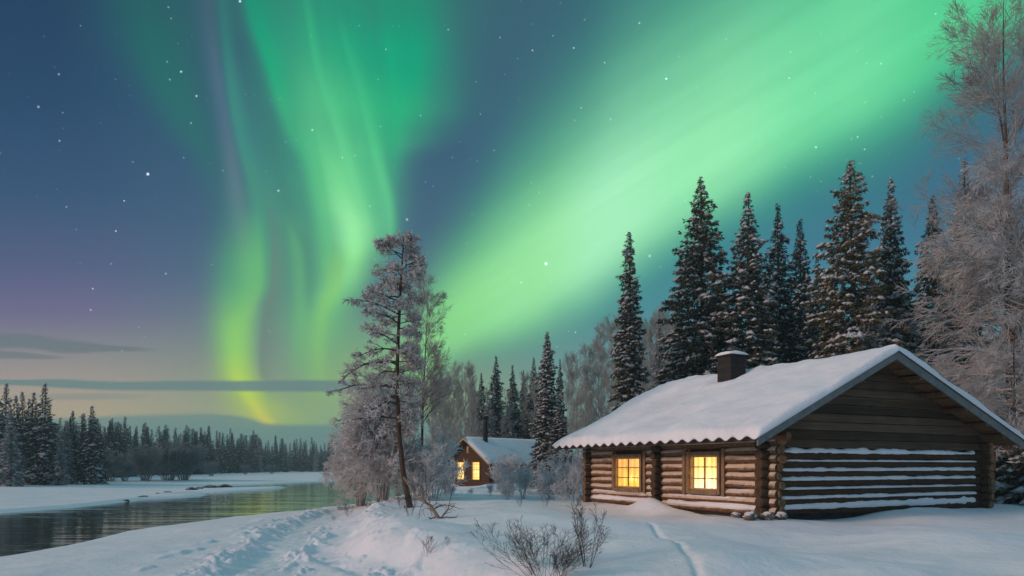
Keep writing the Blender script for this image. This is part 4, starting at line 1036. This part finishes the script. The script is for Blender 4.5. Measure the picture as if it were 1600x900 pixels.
for i in range(230):
    row = i % 3; px_ = rg.uniform(-50, 560) if i > 110 else -50 + 610 * i / 110 + rg.uniform(-4, 4)
    D = base_D(px_) * (1.02 + .10 * row + rg.uniform(0, .07))
    ty = float(np.interp(px_, [-60, 80, 150, 220, 300, 400, 500, 560], [648, 654, 657, 664, 674, 682, 691, 693])) + rg.normal(0, 5.5) + 5 * (2 - row) * .6
    plant(fl[int(rg.choice([0, 1, 2], p=[.5, .4, .10]))], 'spruce_tree', px_, D, ty, 'small dark spruce in the long forest edge beyond the river', 'spruce', 'spruces of the forest edge beyond the river', wide=rg.uniform(1.0, 1.6), rz=rg.uniform(0, 6))
# the mass of the wood behind that edge
def wood():
    t, c = spruce(99, 10, 1.4, dens=.42, snow=.25, leaf=.42, q=2, power=.9, full=False); V0, F0, mi0 = c
    Vs = []; Fs = []; ms = []; o = 0
    for i in range(420):
        px_ = rg.uniform(-350, 1900); D = base_D(min(px_, 560)) * rg.uniform(1.35, 2.2) if px_ < 620 else rg.uniform(170, 300)
        x = (px_ - 800) / FPX * D; hh = rg.uniform(9, 13) * (D / base_D(min(px_, 560)) * .80 if px_ < 620 else 1.2) / 10 * .75; a = rg.uniform(0, 6); ca, sa = math.cos(a), math.sin(a)
        Q = V0 * hh * np.array([1.5, 1.5, 1]); Q = np.stack([Q[:, 0] * ca - Q[:, 1] * sa + x, Q[:, 0] * sa + Q[:, 1] * ca + D, Q[:, 2] - .7], 1)
        Vs.append(Q); 
        for f, m in zip(F0, mi0): Fs.append(f + o); ms.append(m)
        o += len(Q)
    return tag(link('distant_forest', npmesh('distant_forest', np.concatenate(Vs), Fs, ms, ['needle_blue', 'tree_snow_grey', 'bark'])), 'dark spruce wood stretching away behind the forest edge', kind='stuff')
wood()

# ---- bare and rimed broadleaf trees: levels of curved shoots
def shoots(rg, parent, prad, count, L_, Lv, spread, grav, K=5, s0=.2, s1=1.0, r=(.5, .12), wob=.10, up=0.0, taper=True):
    """children of the polylines parent (N,K,3)"""
    N, Kp, _ = parent.shape; n = N * count; pi = np.repeat(np.arange(N), count)
    s = s0 + (s1 - s0) * rg.random(n); f = s * (Kp - 1); i0 = np.minimum(f.astype(int), Kp - 2); fr = (f - i0)[:, None]
    base = parent[pi, i0] * (1 - fr) + parent[pi, i0 + 1] * fr; tan = nrm(parent[pi, i0 + 1] - parent[pi, i0])
    rad0 = prad[pi, i0] * (1 - fr[:, 0]) + prad[pi, i0 + 1] * fr[:, 0]
    perp = nrm(np.cross(tan, rv(rg, n)))
    sp = spread * rg.uniform(.7, 1.3, n)[:, None]
    d = nrm(tan * np.cos(sp) + perp * np.sin(sp) + np.array([0, 0, up]))
    Ln = L_ * rg.uniform(1 - Lv, 1 + Lv, n) * ((1.15 - .75 * s) if taper else 1)
    st_ = (Ln / (K - 1))[:, None]; pts = [base]; 
    for k in range(1, K):
        d = nrm(d + np.array([0, 0, grav / K]) + rg.normal(size=(n, 3)) * wob); pts.append(pts[-1] + d * st_)
    Pl = np.stack(pts, 1); Rr = np.minimum(rad0 * r[0], rad0.max())[:, None] * np.linspace(1, r[1], K)[None]
    return Pl, Rr
def trunk_line(rg, H, r0, K=12, lean=.02, wob=.03, top=.06):
    z = np.linspace(0, H, K); x = np.cumsum(rg.normal(0, wob, K)) * H / K + lean * z; y = np.cumsum(rg.normal(0, wob, K)) * H / K
    P_ = np.stack([x - x[0], y - y[0], z], 1)[None]; return P_, (r0 * (1 - (1 - top) * (z / H) ** .9))[None]
def bare_tree(seed, H, r0, levels, mats, trunkmat, minr=.006, lean=.02, wob=.03, stems=1, stemspread=.5):
    rg = np.random.default_rng(seed); parts = []
    if stems == 1: tp, tr = trunk_line(rg, H, r0, lean=lean, wob=wob)
    else:
        tps = []; trs = []
        for i in range(stems):
            a = rg.uniform(0, 6.28); ln_ = rg.uniform(.15, 1) * stemspread; hh = H * rg.uniform(.65, 1.0); p, r = trunk_line(rg, hh, r0 * rg.uniform(.6, 1), K=9, lean=0, wob=wob)
            z = p[0, :, 2]; off = ln_ * z * (1 - .25 * z / hh); bs_ = rg.uniform(0, 1) ** .5 * stemspread * H * .14; p[0, :, 0] += math.cos(a) * (off * .75 + bs_); p[0, :, 1] += math.sin(a) * (off * .75 + bs_); tps.append(p); trs.append(r)
        tp = np.concatenate(tps); tr = np.concatenate(trs)
    tv = tubes(tp, np.maximum(tr, minr), 7)
    cur, cr = tp, tr
    for li, lv in enumerate(levels):
        lv = dict(lv); mi = lv.pop('mi', 1); cur, cr = shoots(rg, cur, cr, **lv); cr = np.maximum(cr, lv.get('minr', minr) if False else minr)
        v, f = tubes(cur, cr, 4 if li == 0 else 3); parts.append((v, f, mi))
    return tv, parts, (cur, cr)
def mk(seed, H, r0, levels, mats, trunkmat, extra=None, **k):
    tv, parts, last = bare_tree(seed, H, r0, levels, mats, trunkmat, **k)
    if extra: parts += extra(np.random.default_rng(seed + 500), last)
    return Kind(tv, join(parts), mats, trunkmat, H)
def lv(count, L_, spread, grav, **k): return dict(count=count, L_=L_, Lv=k.pop('Lv', .35), spread=spread, grav=grav, **k)
# the bare birch right of the pine
birch = mk(11, 12, .11, [lv(62, 2.6, .75, .25, s0=.34, mi=0, K=7), lv(11, .9, .6, .15, mi=1), lv(9, .38, .6, .0, mi=1, K=3)], ['twig', 'rime_dark'], 'bark', minr=.0055, lean=.06)
# hazy background birches
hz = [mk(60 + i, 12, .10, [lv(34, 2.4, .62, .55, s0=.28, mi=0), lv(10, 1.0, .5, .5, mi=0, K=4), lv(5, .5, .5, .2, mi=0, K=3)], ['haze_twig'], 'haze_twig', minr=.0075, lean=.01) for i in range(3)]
# rimed willow, rounded and drooping
def willow(seed, H=9, n1=26, mats=('rime', 'rime_dark'), s0=.12, L1=4.2, minr=.011, n2=12, n3=11):
    return mk(seed, H, .14, [lv(n1, L1, .95, -.15, s0=s0, mi=1, K=8, wob=.12), lv(n2, 1.5, .7, -.75, mi=0, K=6), lv(n3, .50, .7, -.5, mi=0, K=3)], list(mats), 'pine_bark', minr=minr, wob=.05)
wil = willow(31, n1=36, n2=16, n3=12, minr=.011, L1=5.0)
wil2 = willow(32, H=10, n1=34, L1=4.6, minr=.010, n3=11)
# tall bare rimed tree at the right edge
tallb = mk(41, 20, .17, [lv(60, 4.4, .95, .30, s0=.30, mi=0, K=9, wob=.10, r=(.38, .15)), lv(13, 1.5, .7, .15, mi=0, K=5, r=(.4, .2)), lv(9, .5, .7, .0, mi=0, K=3)], ['rime_dark', 'rime_dark'], 'pine_bark', minr=.0055, lean=-.01)
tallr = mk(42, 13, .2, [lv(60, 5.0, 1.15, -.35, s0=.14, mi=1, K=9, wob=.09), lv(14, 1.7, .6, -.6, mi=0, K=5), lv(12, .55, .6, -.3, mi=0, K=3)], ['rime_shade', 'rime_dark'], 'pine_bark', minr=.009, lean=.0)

# the rimed pine: plates of frosted needles at the branch ends
def pine():
    rg = np.random.default_rng(8); H = 11.0
    z = np.linspace(0, H, 16); x = np.interp(z, [0, 1.2, 3, 5, 7, 9, 11], [0.15, -.12, -.32, -.40, -.32, -.22, -.12]); y = .1 * np.sin(z * .6)
    tp = np.stack([x - x[0], y, z], 1)[None]; tr = np.interp(z, [0, .4, 4, 8, 11], [.14, .115, .09, .06, .02])[None]
    tv = tubes(tp, tr, 10); parts = []
    nb = 62; hfr = np.linspace(.30, .985, nb) + rg.normal(0, .006, nb); az = np.arange(nb) * 2.4 + rg.normal(0, .35, nb)
    Lm = np.interp(hfr, [.30, .40, .50, .60, .70, .80, .88, .94, 1.0], [1.3, 1.9, 1.75, 1.7, 1.45, 1.25, 1.15, .85, .45]) * rg.uniform(.6, 1.15, nb)
    # left side of the crown reaches farther than the right, as branches on the river side do
    Lm *= 1 + np.where(hfr < .72, .42, .2) * (-np.cos(az)); Lm[(hfr < .5) & (np.cos(az) > 0)] *= .8
    c0 = np.stack([np.interp(hfr * H, z, tp[0, :, 0]), np.interp(hfr * H, z, tp[0, :, 1]), hfr * H], 1)
    d = np.stack([np.cos(az), np.sin(az), np.interp(hfr, [.3, .6, 1], [.10, .30, .75])], 1); d = nrm(d)
    K = 7; pts = [c0]
    for k in range(1, K): d = nrm(d + np.array([0, 0, -.10]) + rg.normal(size=(nb, 3)) * .09); pts.append(pts[-1] + d * (Lm / (K - 1))[:, None])
    B1 = np.stack(pts, 1); R1 = (.012 + .016 * Lm)[:, None] * np.linspace(1, .3, K)[None]
    v, f = tubes(B1, R1, 5); parts.append((v, f, 1))
    B2, R2 = shoots(rg, B1, R1, count=13, L_=.66, Lv=.35, spread=.85, grav=.15, K=5, s0=.22, r=(.6, .3)); B2[:, :, 2] = B2[:, :1, 2] + (B2[:, :, 2] - B2[:, :1, 2]) * .55
    v, f = tubes(B2, np.maximum(R2, .006), 3); parts.append((v, f, 1))
    B3, R3 = shoots(rg, B2, R2, count=8, L_=.24, Lv=.4, spread=.8, grav=.25, K=3, s0=.2, r=(.7, .4)); v, f = tubes(B3, np.maximum(R3, .007), 3); parts.append((v, f, 0))
    # needle tufts
    n = B3.shape[0]; q = 7; ci = np.repeat(np.arange(n), q); m = len(ci); s = rg.integers(0, 2, m); t = rg.random(m)[:, None]
    c = B3[ci, s] * (1 - t) + B3[ci, s + 1] * t; tan = nrm(B3[ci, 2] - B3[ci, 0]); dd = nrm(tan * .6 + rv(rg, m)); sd_ = nrm(np.cross(dd, rv(rg, m)))
    Ls = rg.uniform(.06, .13, m)[:, None]; v, f = quads(c, dd, sd_, Ls, Ls * .12); parts.append((v, f, (rg.random(m) < .22) * 2))
    return Kind(tv, join(parts), ['rime', 'twig', 'needle'], 'pine_bark', H)
pk = pine()
plant(pk, 'pine_tree', 641, 26.5, 369, 'tall rimed pine with a crooked bare lower trunk on the river bank', 'pine')
plant(birch, 'birch_tree', 655, 35, 450, 'slender dark bare birch just right of the rimed pine', 'birch', rz=1.0)
wm1 = mk(33, 5.4, .045, [lv(15, 1.9, .8, -.35, mi=1, K=7, wob=.12, s0=.1), lv(12, .85, .65, -.6, mi=0, K=5), lv(9, .32, .7, -.3, mi=0, K=3)], ['rime', 'rime_dark'], 'rime_dark', minr=.0075, stems=14, stemspread=.34, wob=.05)
plant(wm1, 'willow_tree', 597, 32, 585, 'wide rounded willow white with rime, left behind the pine', 'willow', rz=.4, wide=1.0)
plant(wm1, 'willow_tree', 562, 35, 640, 'lower drooping rimed willow overhanging the river', 'willow', rz=2.4, wide=1.0)
plant(wil, 'willow_tree', 620, 46, 650, 'low rimed willow behind the pine trunk', 'willow', rz=4.0, wide=.62)
plant(hz[1], 'birch_tree', 684, 40, 600, 'thin frosted sapling with a pale stem between the birch and the cottage', 'sapling', rz=2.0, wide=.8)
plant(hz[0], 'birch_tree', 700, 66, 606, 'thin frosted sapling touching the left edge of the cottage', 'sapling', rz=1.0, wide=.7)
plant(tallb, 'birch_tree', 1578, 33, 2, 'very tall bare tree at the right edge reaching the top of the picture', 'bare tree', rz=.5)
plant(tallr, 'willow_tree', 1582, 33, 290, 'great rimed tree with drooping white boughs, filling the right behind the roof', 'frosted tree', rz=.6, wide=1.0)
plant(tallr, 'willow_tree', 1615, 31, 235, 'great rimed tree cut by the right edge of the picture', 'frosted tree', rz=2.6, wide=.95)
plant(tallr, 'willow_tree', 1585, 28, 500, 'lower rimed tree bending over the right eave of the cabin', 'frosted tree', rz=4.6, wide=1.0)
plant(birch, 'birch_tree', 1612, 38, 90, 'bare tree with fine twigs half outside the right edge', 'bare tree', rz=2.0, wide=1.2)
# pale birches in the haze
rg = np.random.default_rng(4)
HB = 'pale bare birches in the wood between cottage and cabin'
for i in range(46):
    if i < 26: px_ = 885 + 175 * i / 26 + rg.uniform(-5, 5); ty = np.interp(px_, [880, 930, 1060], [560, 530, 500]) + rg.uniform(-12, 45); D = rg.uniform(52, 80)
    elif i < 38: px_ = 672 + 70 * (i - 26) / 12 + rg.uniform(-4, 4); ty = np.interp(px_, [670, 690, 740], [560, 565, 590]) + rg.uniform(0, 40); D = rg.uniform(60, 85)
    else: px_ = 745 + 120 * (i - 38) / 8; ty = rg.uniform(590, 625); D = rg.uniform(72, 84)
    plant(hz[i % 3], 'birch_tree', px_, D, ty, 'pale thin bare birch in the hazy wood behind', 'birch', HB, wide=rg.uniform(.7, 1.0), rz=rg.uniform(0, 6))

# rimed bushes
def bush(seed, H=1.6, mats=('rime_cool', 'rime'), stems=16, n1=7, n2=8, minr=.008, sp=.6, g=-.05, n3=0):
    L3 = [lv(n1, .55 * H / 1.6, .6, g, mi=0, K=4), lv(n2, .24 * H / 1.6, .7, .0, mi=0, K=3)]
    if n3: L3.append(lv(n3, .12 * H / 1.6, .7, 0, mi=0, K=3))
    return mk(seed, H, .022, L3, list(mats), mats[1], minr=minr, stems=stems, stemspread=sp, wob=.06)
bs = [bush(70, stems=13, n1=9, n2=7, minr=.008), bush(71, stems=11, sp=.9, g=-.6, n1=9, n2=7, minr=.008), bush(72, 2.2, stems=8, sp=.45, n1=10, n2=8, minr=.008)]
rg = np.random.default_rng(12)
names = ['bush']
BL = 'rimed bushes in front of the cottage'
bl_ = [(664, 31, 700, 'low rimed bush right of the birch foot'), (676, 33, 668, 'upright thin rimed bush with a pale stem, left of the cottage'), (694, 31, 735, 'dense rimed bush at the left corner of the cottage'),
       (706, 36, 756, 'small rimed bush under the left lit cottage window'), (735, 38, 762, 'lowest rimed bush directly below the cottage windows'), (766, 37, 752, 'rimed bush below the right lit cottage window'),
       (786, 40, 712, 'arching rimed bush at the near cottage corner'), (794, 36, 726, 'rounded rimed bush before the near cottage corner'), (803, 40, 706, 'pointed rimed bush before the cottage long wall'),
       (815, 35, 726, 'thick rimed bush right of the pointed one'), (832, 39, 722, 'rimed bush below the right part of the cottage roof'), (846, 33, 738, 'low rimed bush left of the squat snowy spruce'),
       (862, 34, 728, 'rimed bush in front of the squat snowy spruce'), (885, 38, 700, 'tall rimed bush between the squat spruce and the cabin'), (903, 33, 722, 'rimed bush next to the far corner of the cabin'),
       (915, 36, 700, 'rimed bush half behind the far cabin corner'), (701, 44, 706, 'high thin rimed bush left of the cottage gable'), (645, 36, 722, 'rimed bush between pine and birch trunks'), (792, 32, 752, 'stubby rimed bush at the snow edge before the cottage'), (876, 31, 748, 'stubby rimed bush at the snow edge right of the cottage')]
for i, (px_, D, ty, lb) in enumerate(bl_): plant(bs[i % 3], 'frosted_bush', px_, D, ty, lb, 'bush', BL, wide=1.0, rz=i * 1.3)
fb = [bush(75, 3.0, ('bank_brush', 'bank_brush'), stems=34, n1=9, n2=7, minr=.013, sp=.75)]
FB = 'hazy bushes along the far bank'
for i, (px_, D, ty, wd_, lb) in enumerate([(30, 84, 716, 1.3, 'hazy grey-green bush at the foot of the left-edge spruces'), (-5, 80, 722, 1.3, 'hazy bush cut by the left picture edge'), (62, 88, 732, 1.2, 'low hazy bush below the snowy-sided pair'), (85, 90, 734, 1.1, 'low hazy bush right of the snowy-sided pair'),
        (112, 92, 733, 1.1, 'low hazy bush below the black pointed spruce'), (134, 96, 731, 1.1, 'low hazy bush below the far-bank trio'), (172, 100, 705, 1.3, 'tall round hazy bush just right of the far-bank trio'), (195, 104, 718, 1.2, 'small hazy bush left of the two large far-bank ones'),
        (228, 108, 700, 1.3, 'left one of the two large round hazy bushes by the river'), (262, 112, 694, 1.35, 'middle hazy bush joined to the largest one'), (286, 114, 698, 1.5, 'largest round hazy bush on the far bank'), (330, 150, 722, 1.3, 'small distant bush right of the largest hazy one'), (425, 190, 726, 1.4, 'tiny distant bush below the forest edge near the river bend'), (384, 175, 726, 1.3, 'tiny distant bush midway along the forest edge')]):
    plant(fb[0], 'hazy_bush', px_, D, ty, lb, 'bush', FB, wide=wd_, rz=i * 1.1)

# snow-laden shrub at the right edge, with a snow-covered beam beside the cabin
def laden(seed):
    t, c = spruce(seed, 1.6, 1.5, dens=3.4, snow=1.0, leaf=.16, power=.4, low=.12, droop=.5); return Kind(t, c, ['needle', 'tree_snow', 'bark'], 'bark', 1.6)
ld = laden(55)
plant(ld, 'spruce_shrub', 1592, 27, 698, 'low evergreen shrub buried in snow at the right edge, past the cabin', 'shrub', wide=1.0)
plant(ld, 'spruce_shrub', 1640, 26, 690, 'evergreen shrub buried in snow cut by the right edge', 'shrub', wide=1.0, rz=2)
x, y, z = put(1552, 26.5); rail = tag(empty('wooden_rail', (x, y, z)), 'snow-topped wooden rail running from the cabin to the right edge', 'rail')
r1 = MB(); r1.box((1.0, 0, 2.06), (2.6, .14, .18)); r1.build('beam', 'plank', rail)
r2 = MB(); r2.box((.0, 0, .9), (.12, .12, 2.1)); r2.box((2.1, 0, .9), (.12, .12, 2.1)); r2.build('post', 'plank', rail)
r3 = MB(); merge(r3, ledge(lambda u, o, zq: (u, -o, zq), -.3, 2.3, 2.18, .12, .09, 4, base_off=-.0)); merge(r3, ledge(lambda u, o, zq: (u, o, zq), -.3, 2.3, 2.18, .12, .09, 4, base_off=-.0)); r3.build('snow_cover', 'roof_snow', rail, smooth=True)

# leaning dead branch with its twigs
x, y, z = put(690, 21.0); db = tag(empty('fallen_branch', (x, y, z)), 'pale dead trunk leaning out of the snow with a tangle of twigs at its foot', 'dead branch')
k = 21.0 / FPX
pts = np.array([[(691 - 690) * k, 0, -.15], [(672 - 690) * k, .1, (812 - 800) * k + .15], [(650 - 690) * k, .2, .62], [(628 - 690) * k, .3, 1.22]])[None]
v, f = tubes(pts, np.array([[.055, .05, .04, .022]]), 8); o = link('trunk', npmesh('trunk', v, [f], None, ['dead_wood'], True), db)
rg = np.random.default_rng(3); b1, r1_ = shoots(rg, pts, np.array([[.05, .045, .035, .02]]), count=14, L_=.75, Lv=.4, spread=1.2, grav=-.2, K=6, s0=.0, s1=.6, r=(.35, .4), wob=.25)
b2, r2_ = shoots(rg, b1, r1_, count=5, L_=.28, Lv=.4, spread=.8, grav=0, K=4)
v, f, mi = join([(*tubes(b1, np.maximum(r1_, .008), 4), 0), (*tubes(b2, np.maximum(r2_, .005), 3), 0)]); link('twigs', npmesh('twigs', v, f, mi, ['twig']), db)

# foreground shrub and sprigs
def clump(seed, H, stems, sp, minr=.0035, n1=8, n2=6, r=.010, L1=.34, g=.25):
    return mk(seed, H, r, [lv(n1, L1 * H, .55, g, mi=0, K=6, s0=.15, wob=.14), lv(n2, .13 * H, .6, .15, mi=0, K=4, wob=.12)], ['twig', 'rime_dark'], 'twig', minr=minr, stems=stems, stemspread=sp, wob=.10)
c1 = clump(81, 1.0, 44, 1.7, n1=6, n2=5, minr=.0018, r=.0036); c2 = clump(82, 1.0, 6, .7, n1=7, n2=5, r=.009, minr=.0026)
plant(c1, 'bare_shrub', 850, 10.6, H=.80, label='spreading leafless shrub low in the foreground snow', cat='shrub', wide=1.5)
plant(c2, 'bare_shrub', 918, 10.7, H=1.1, label='taller upright leafless shrub beside the spreading one in the foreground', cat='shrub', rz=2, wide=.8)
plant(c2, 'bare_shrub', 880, 10.2, H=.55, label='small leafless shrub at the bottom edge between the two larger ones', cat='shrub', rz=4, wide=1.0)
sp1 = clump(83, .5, 9, .9, n1=5, n2=3, r=.0035, minr=.0016, L1=.45)
for i, (px_, py_, h, lb) in enumerate([(668, 868, .42, 'dark dry sprig on the snow bank right of the path'), (640, 838, .5, 'dry sprig beside the foot of the dead branch'), (545, 798, .55, 'wisp of dry grass at the river end of the path'), (700, 868, .2, 'tiny dry sprig right of the dark one on the snow bank'),
        (812, 802, .35, 'dark stub poking from the snow before the rimed bushes'), (852, 800, .55, 'thin lone twig standing in the open snow before the bushes'), (905, 800, .5, 'thin twig near the far cabin corner'), (575, 792, .5, 'low dry brush under the rimed willow'), (628, 800, .6, 'dry twigs around the foot of the pine'), (522, 800, .25, 'short grass tip on the river bank crest')]):
    D = 1.7 * FPX / (py_ - HY); plant(sp1, 'dry_sprig', px_, D, H=h, label=lb, cat='twigs', group='dry sprigs in the snow', rz=i, wide=1.0)

# rocks at the water's edge on the far bank
for i, (px_, py_, r, lb) in enumerate([(224, 778.8, .26, 'dark rock at the tip of the first snow spit across the river'), (246, 773.6, .2, 'small dark rock just behind the spit tip'), (262, 771.6, .22, 'flat dark rock above the first spit'), (300, 768, .5, 'dark rock between the two snow spits'),
        (310, 766.5, .35, 'small dark rock nearer the second snow spit'), (330, 763, .9, 'long low dark rock at the head of the second spit'), (352, 762, .9, 'dark slab beside the open water lead'), (196, 782.6, .2, 'small dark stone at the edge of the left snow bank')]):
    x, y = P(px_, py_, -1.15); rock(x, y, max(-1.19, gz(x, y) - .02), r, (1.5, 1.0, .5), i + 20, 'river_rock', 'rock', lb, 'rock', 'dark rocks at the far water edge')

# ------------------------------------------------------------------ the cold air itself
HAZE = .0009
hm = bpy.data.materials.new('haze'); hm.use_nodes = True; ht = NT(hm.node_tree); ht.n.clear()
hv = ht.node('ShaderNodeVolumePrincipled'); hv.inputs['Color'].default_value = (.62, .86, .90, 1); hv.inputs['Density'].default_value = HAZE; hv.inputs['Anisotropy'].default_value = 0.0
ho = ht.node('ShaderNodeOutputMaterial'); ht.l.new(hv.outputs[0], ho.inputs['Volume'])
M['haze'] = hm
hb = MB().box((0, 0, 11.5), (2600, 2600, 30)).build('haze', 'haze')
tag(hb, 'thin cold bluish haze in the air over the river and woods', kind='stuff')
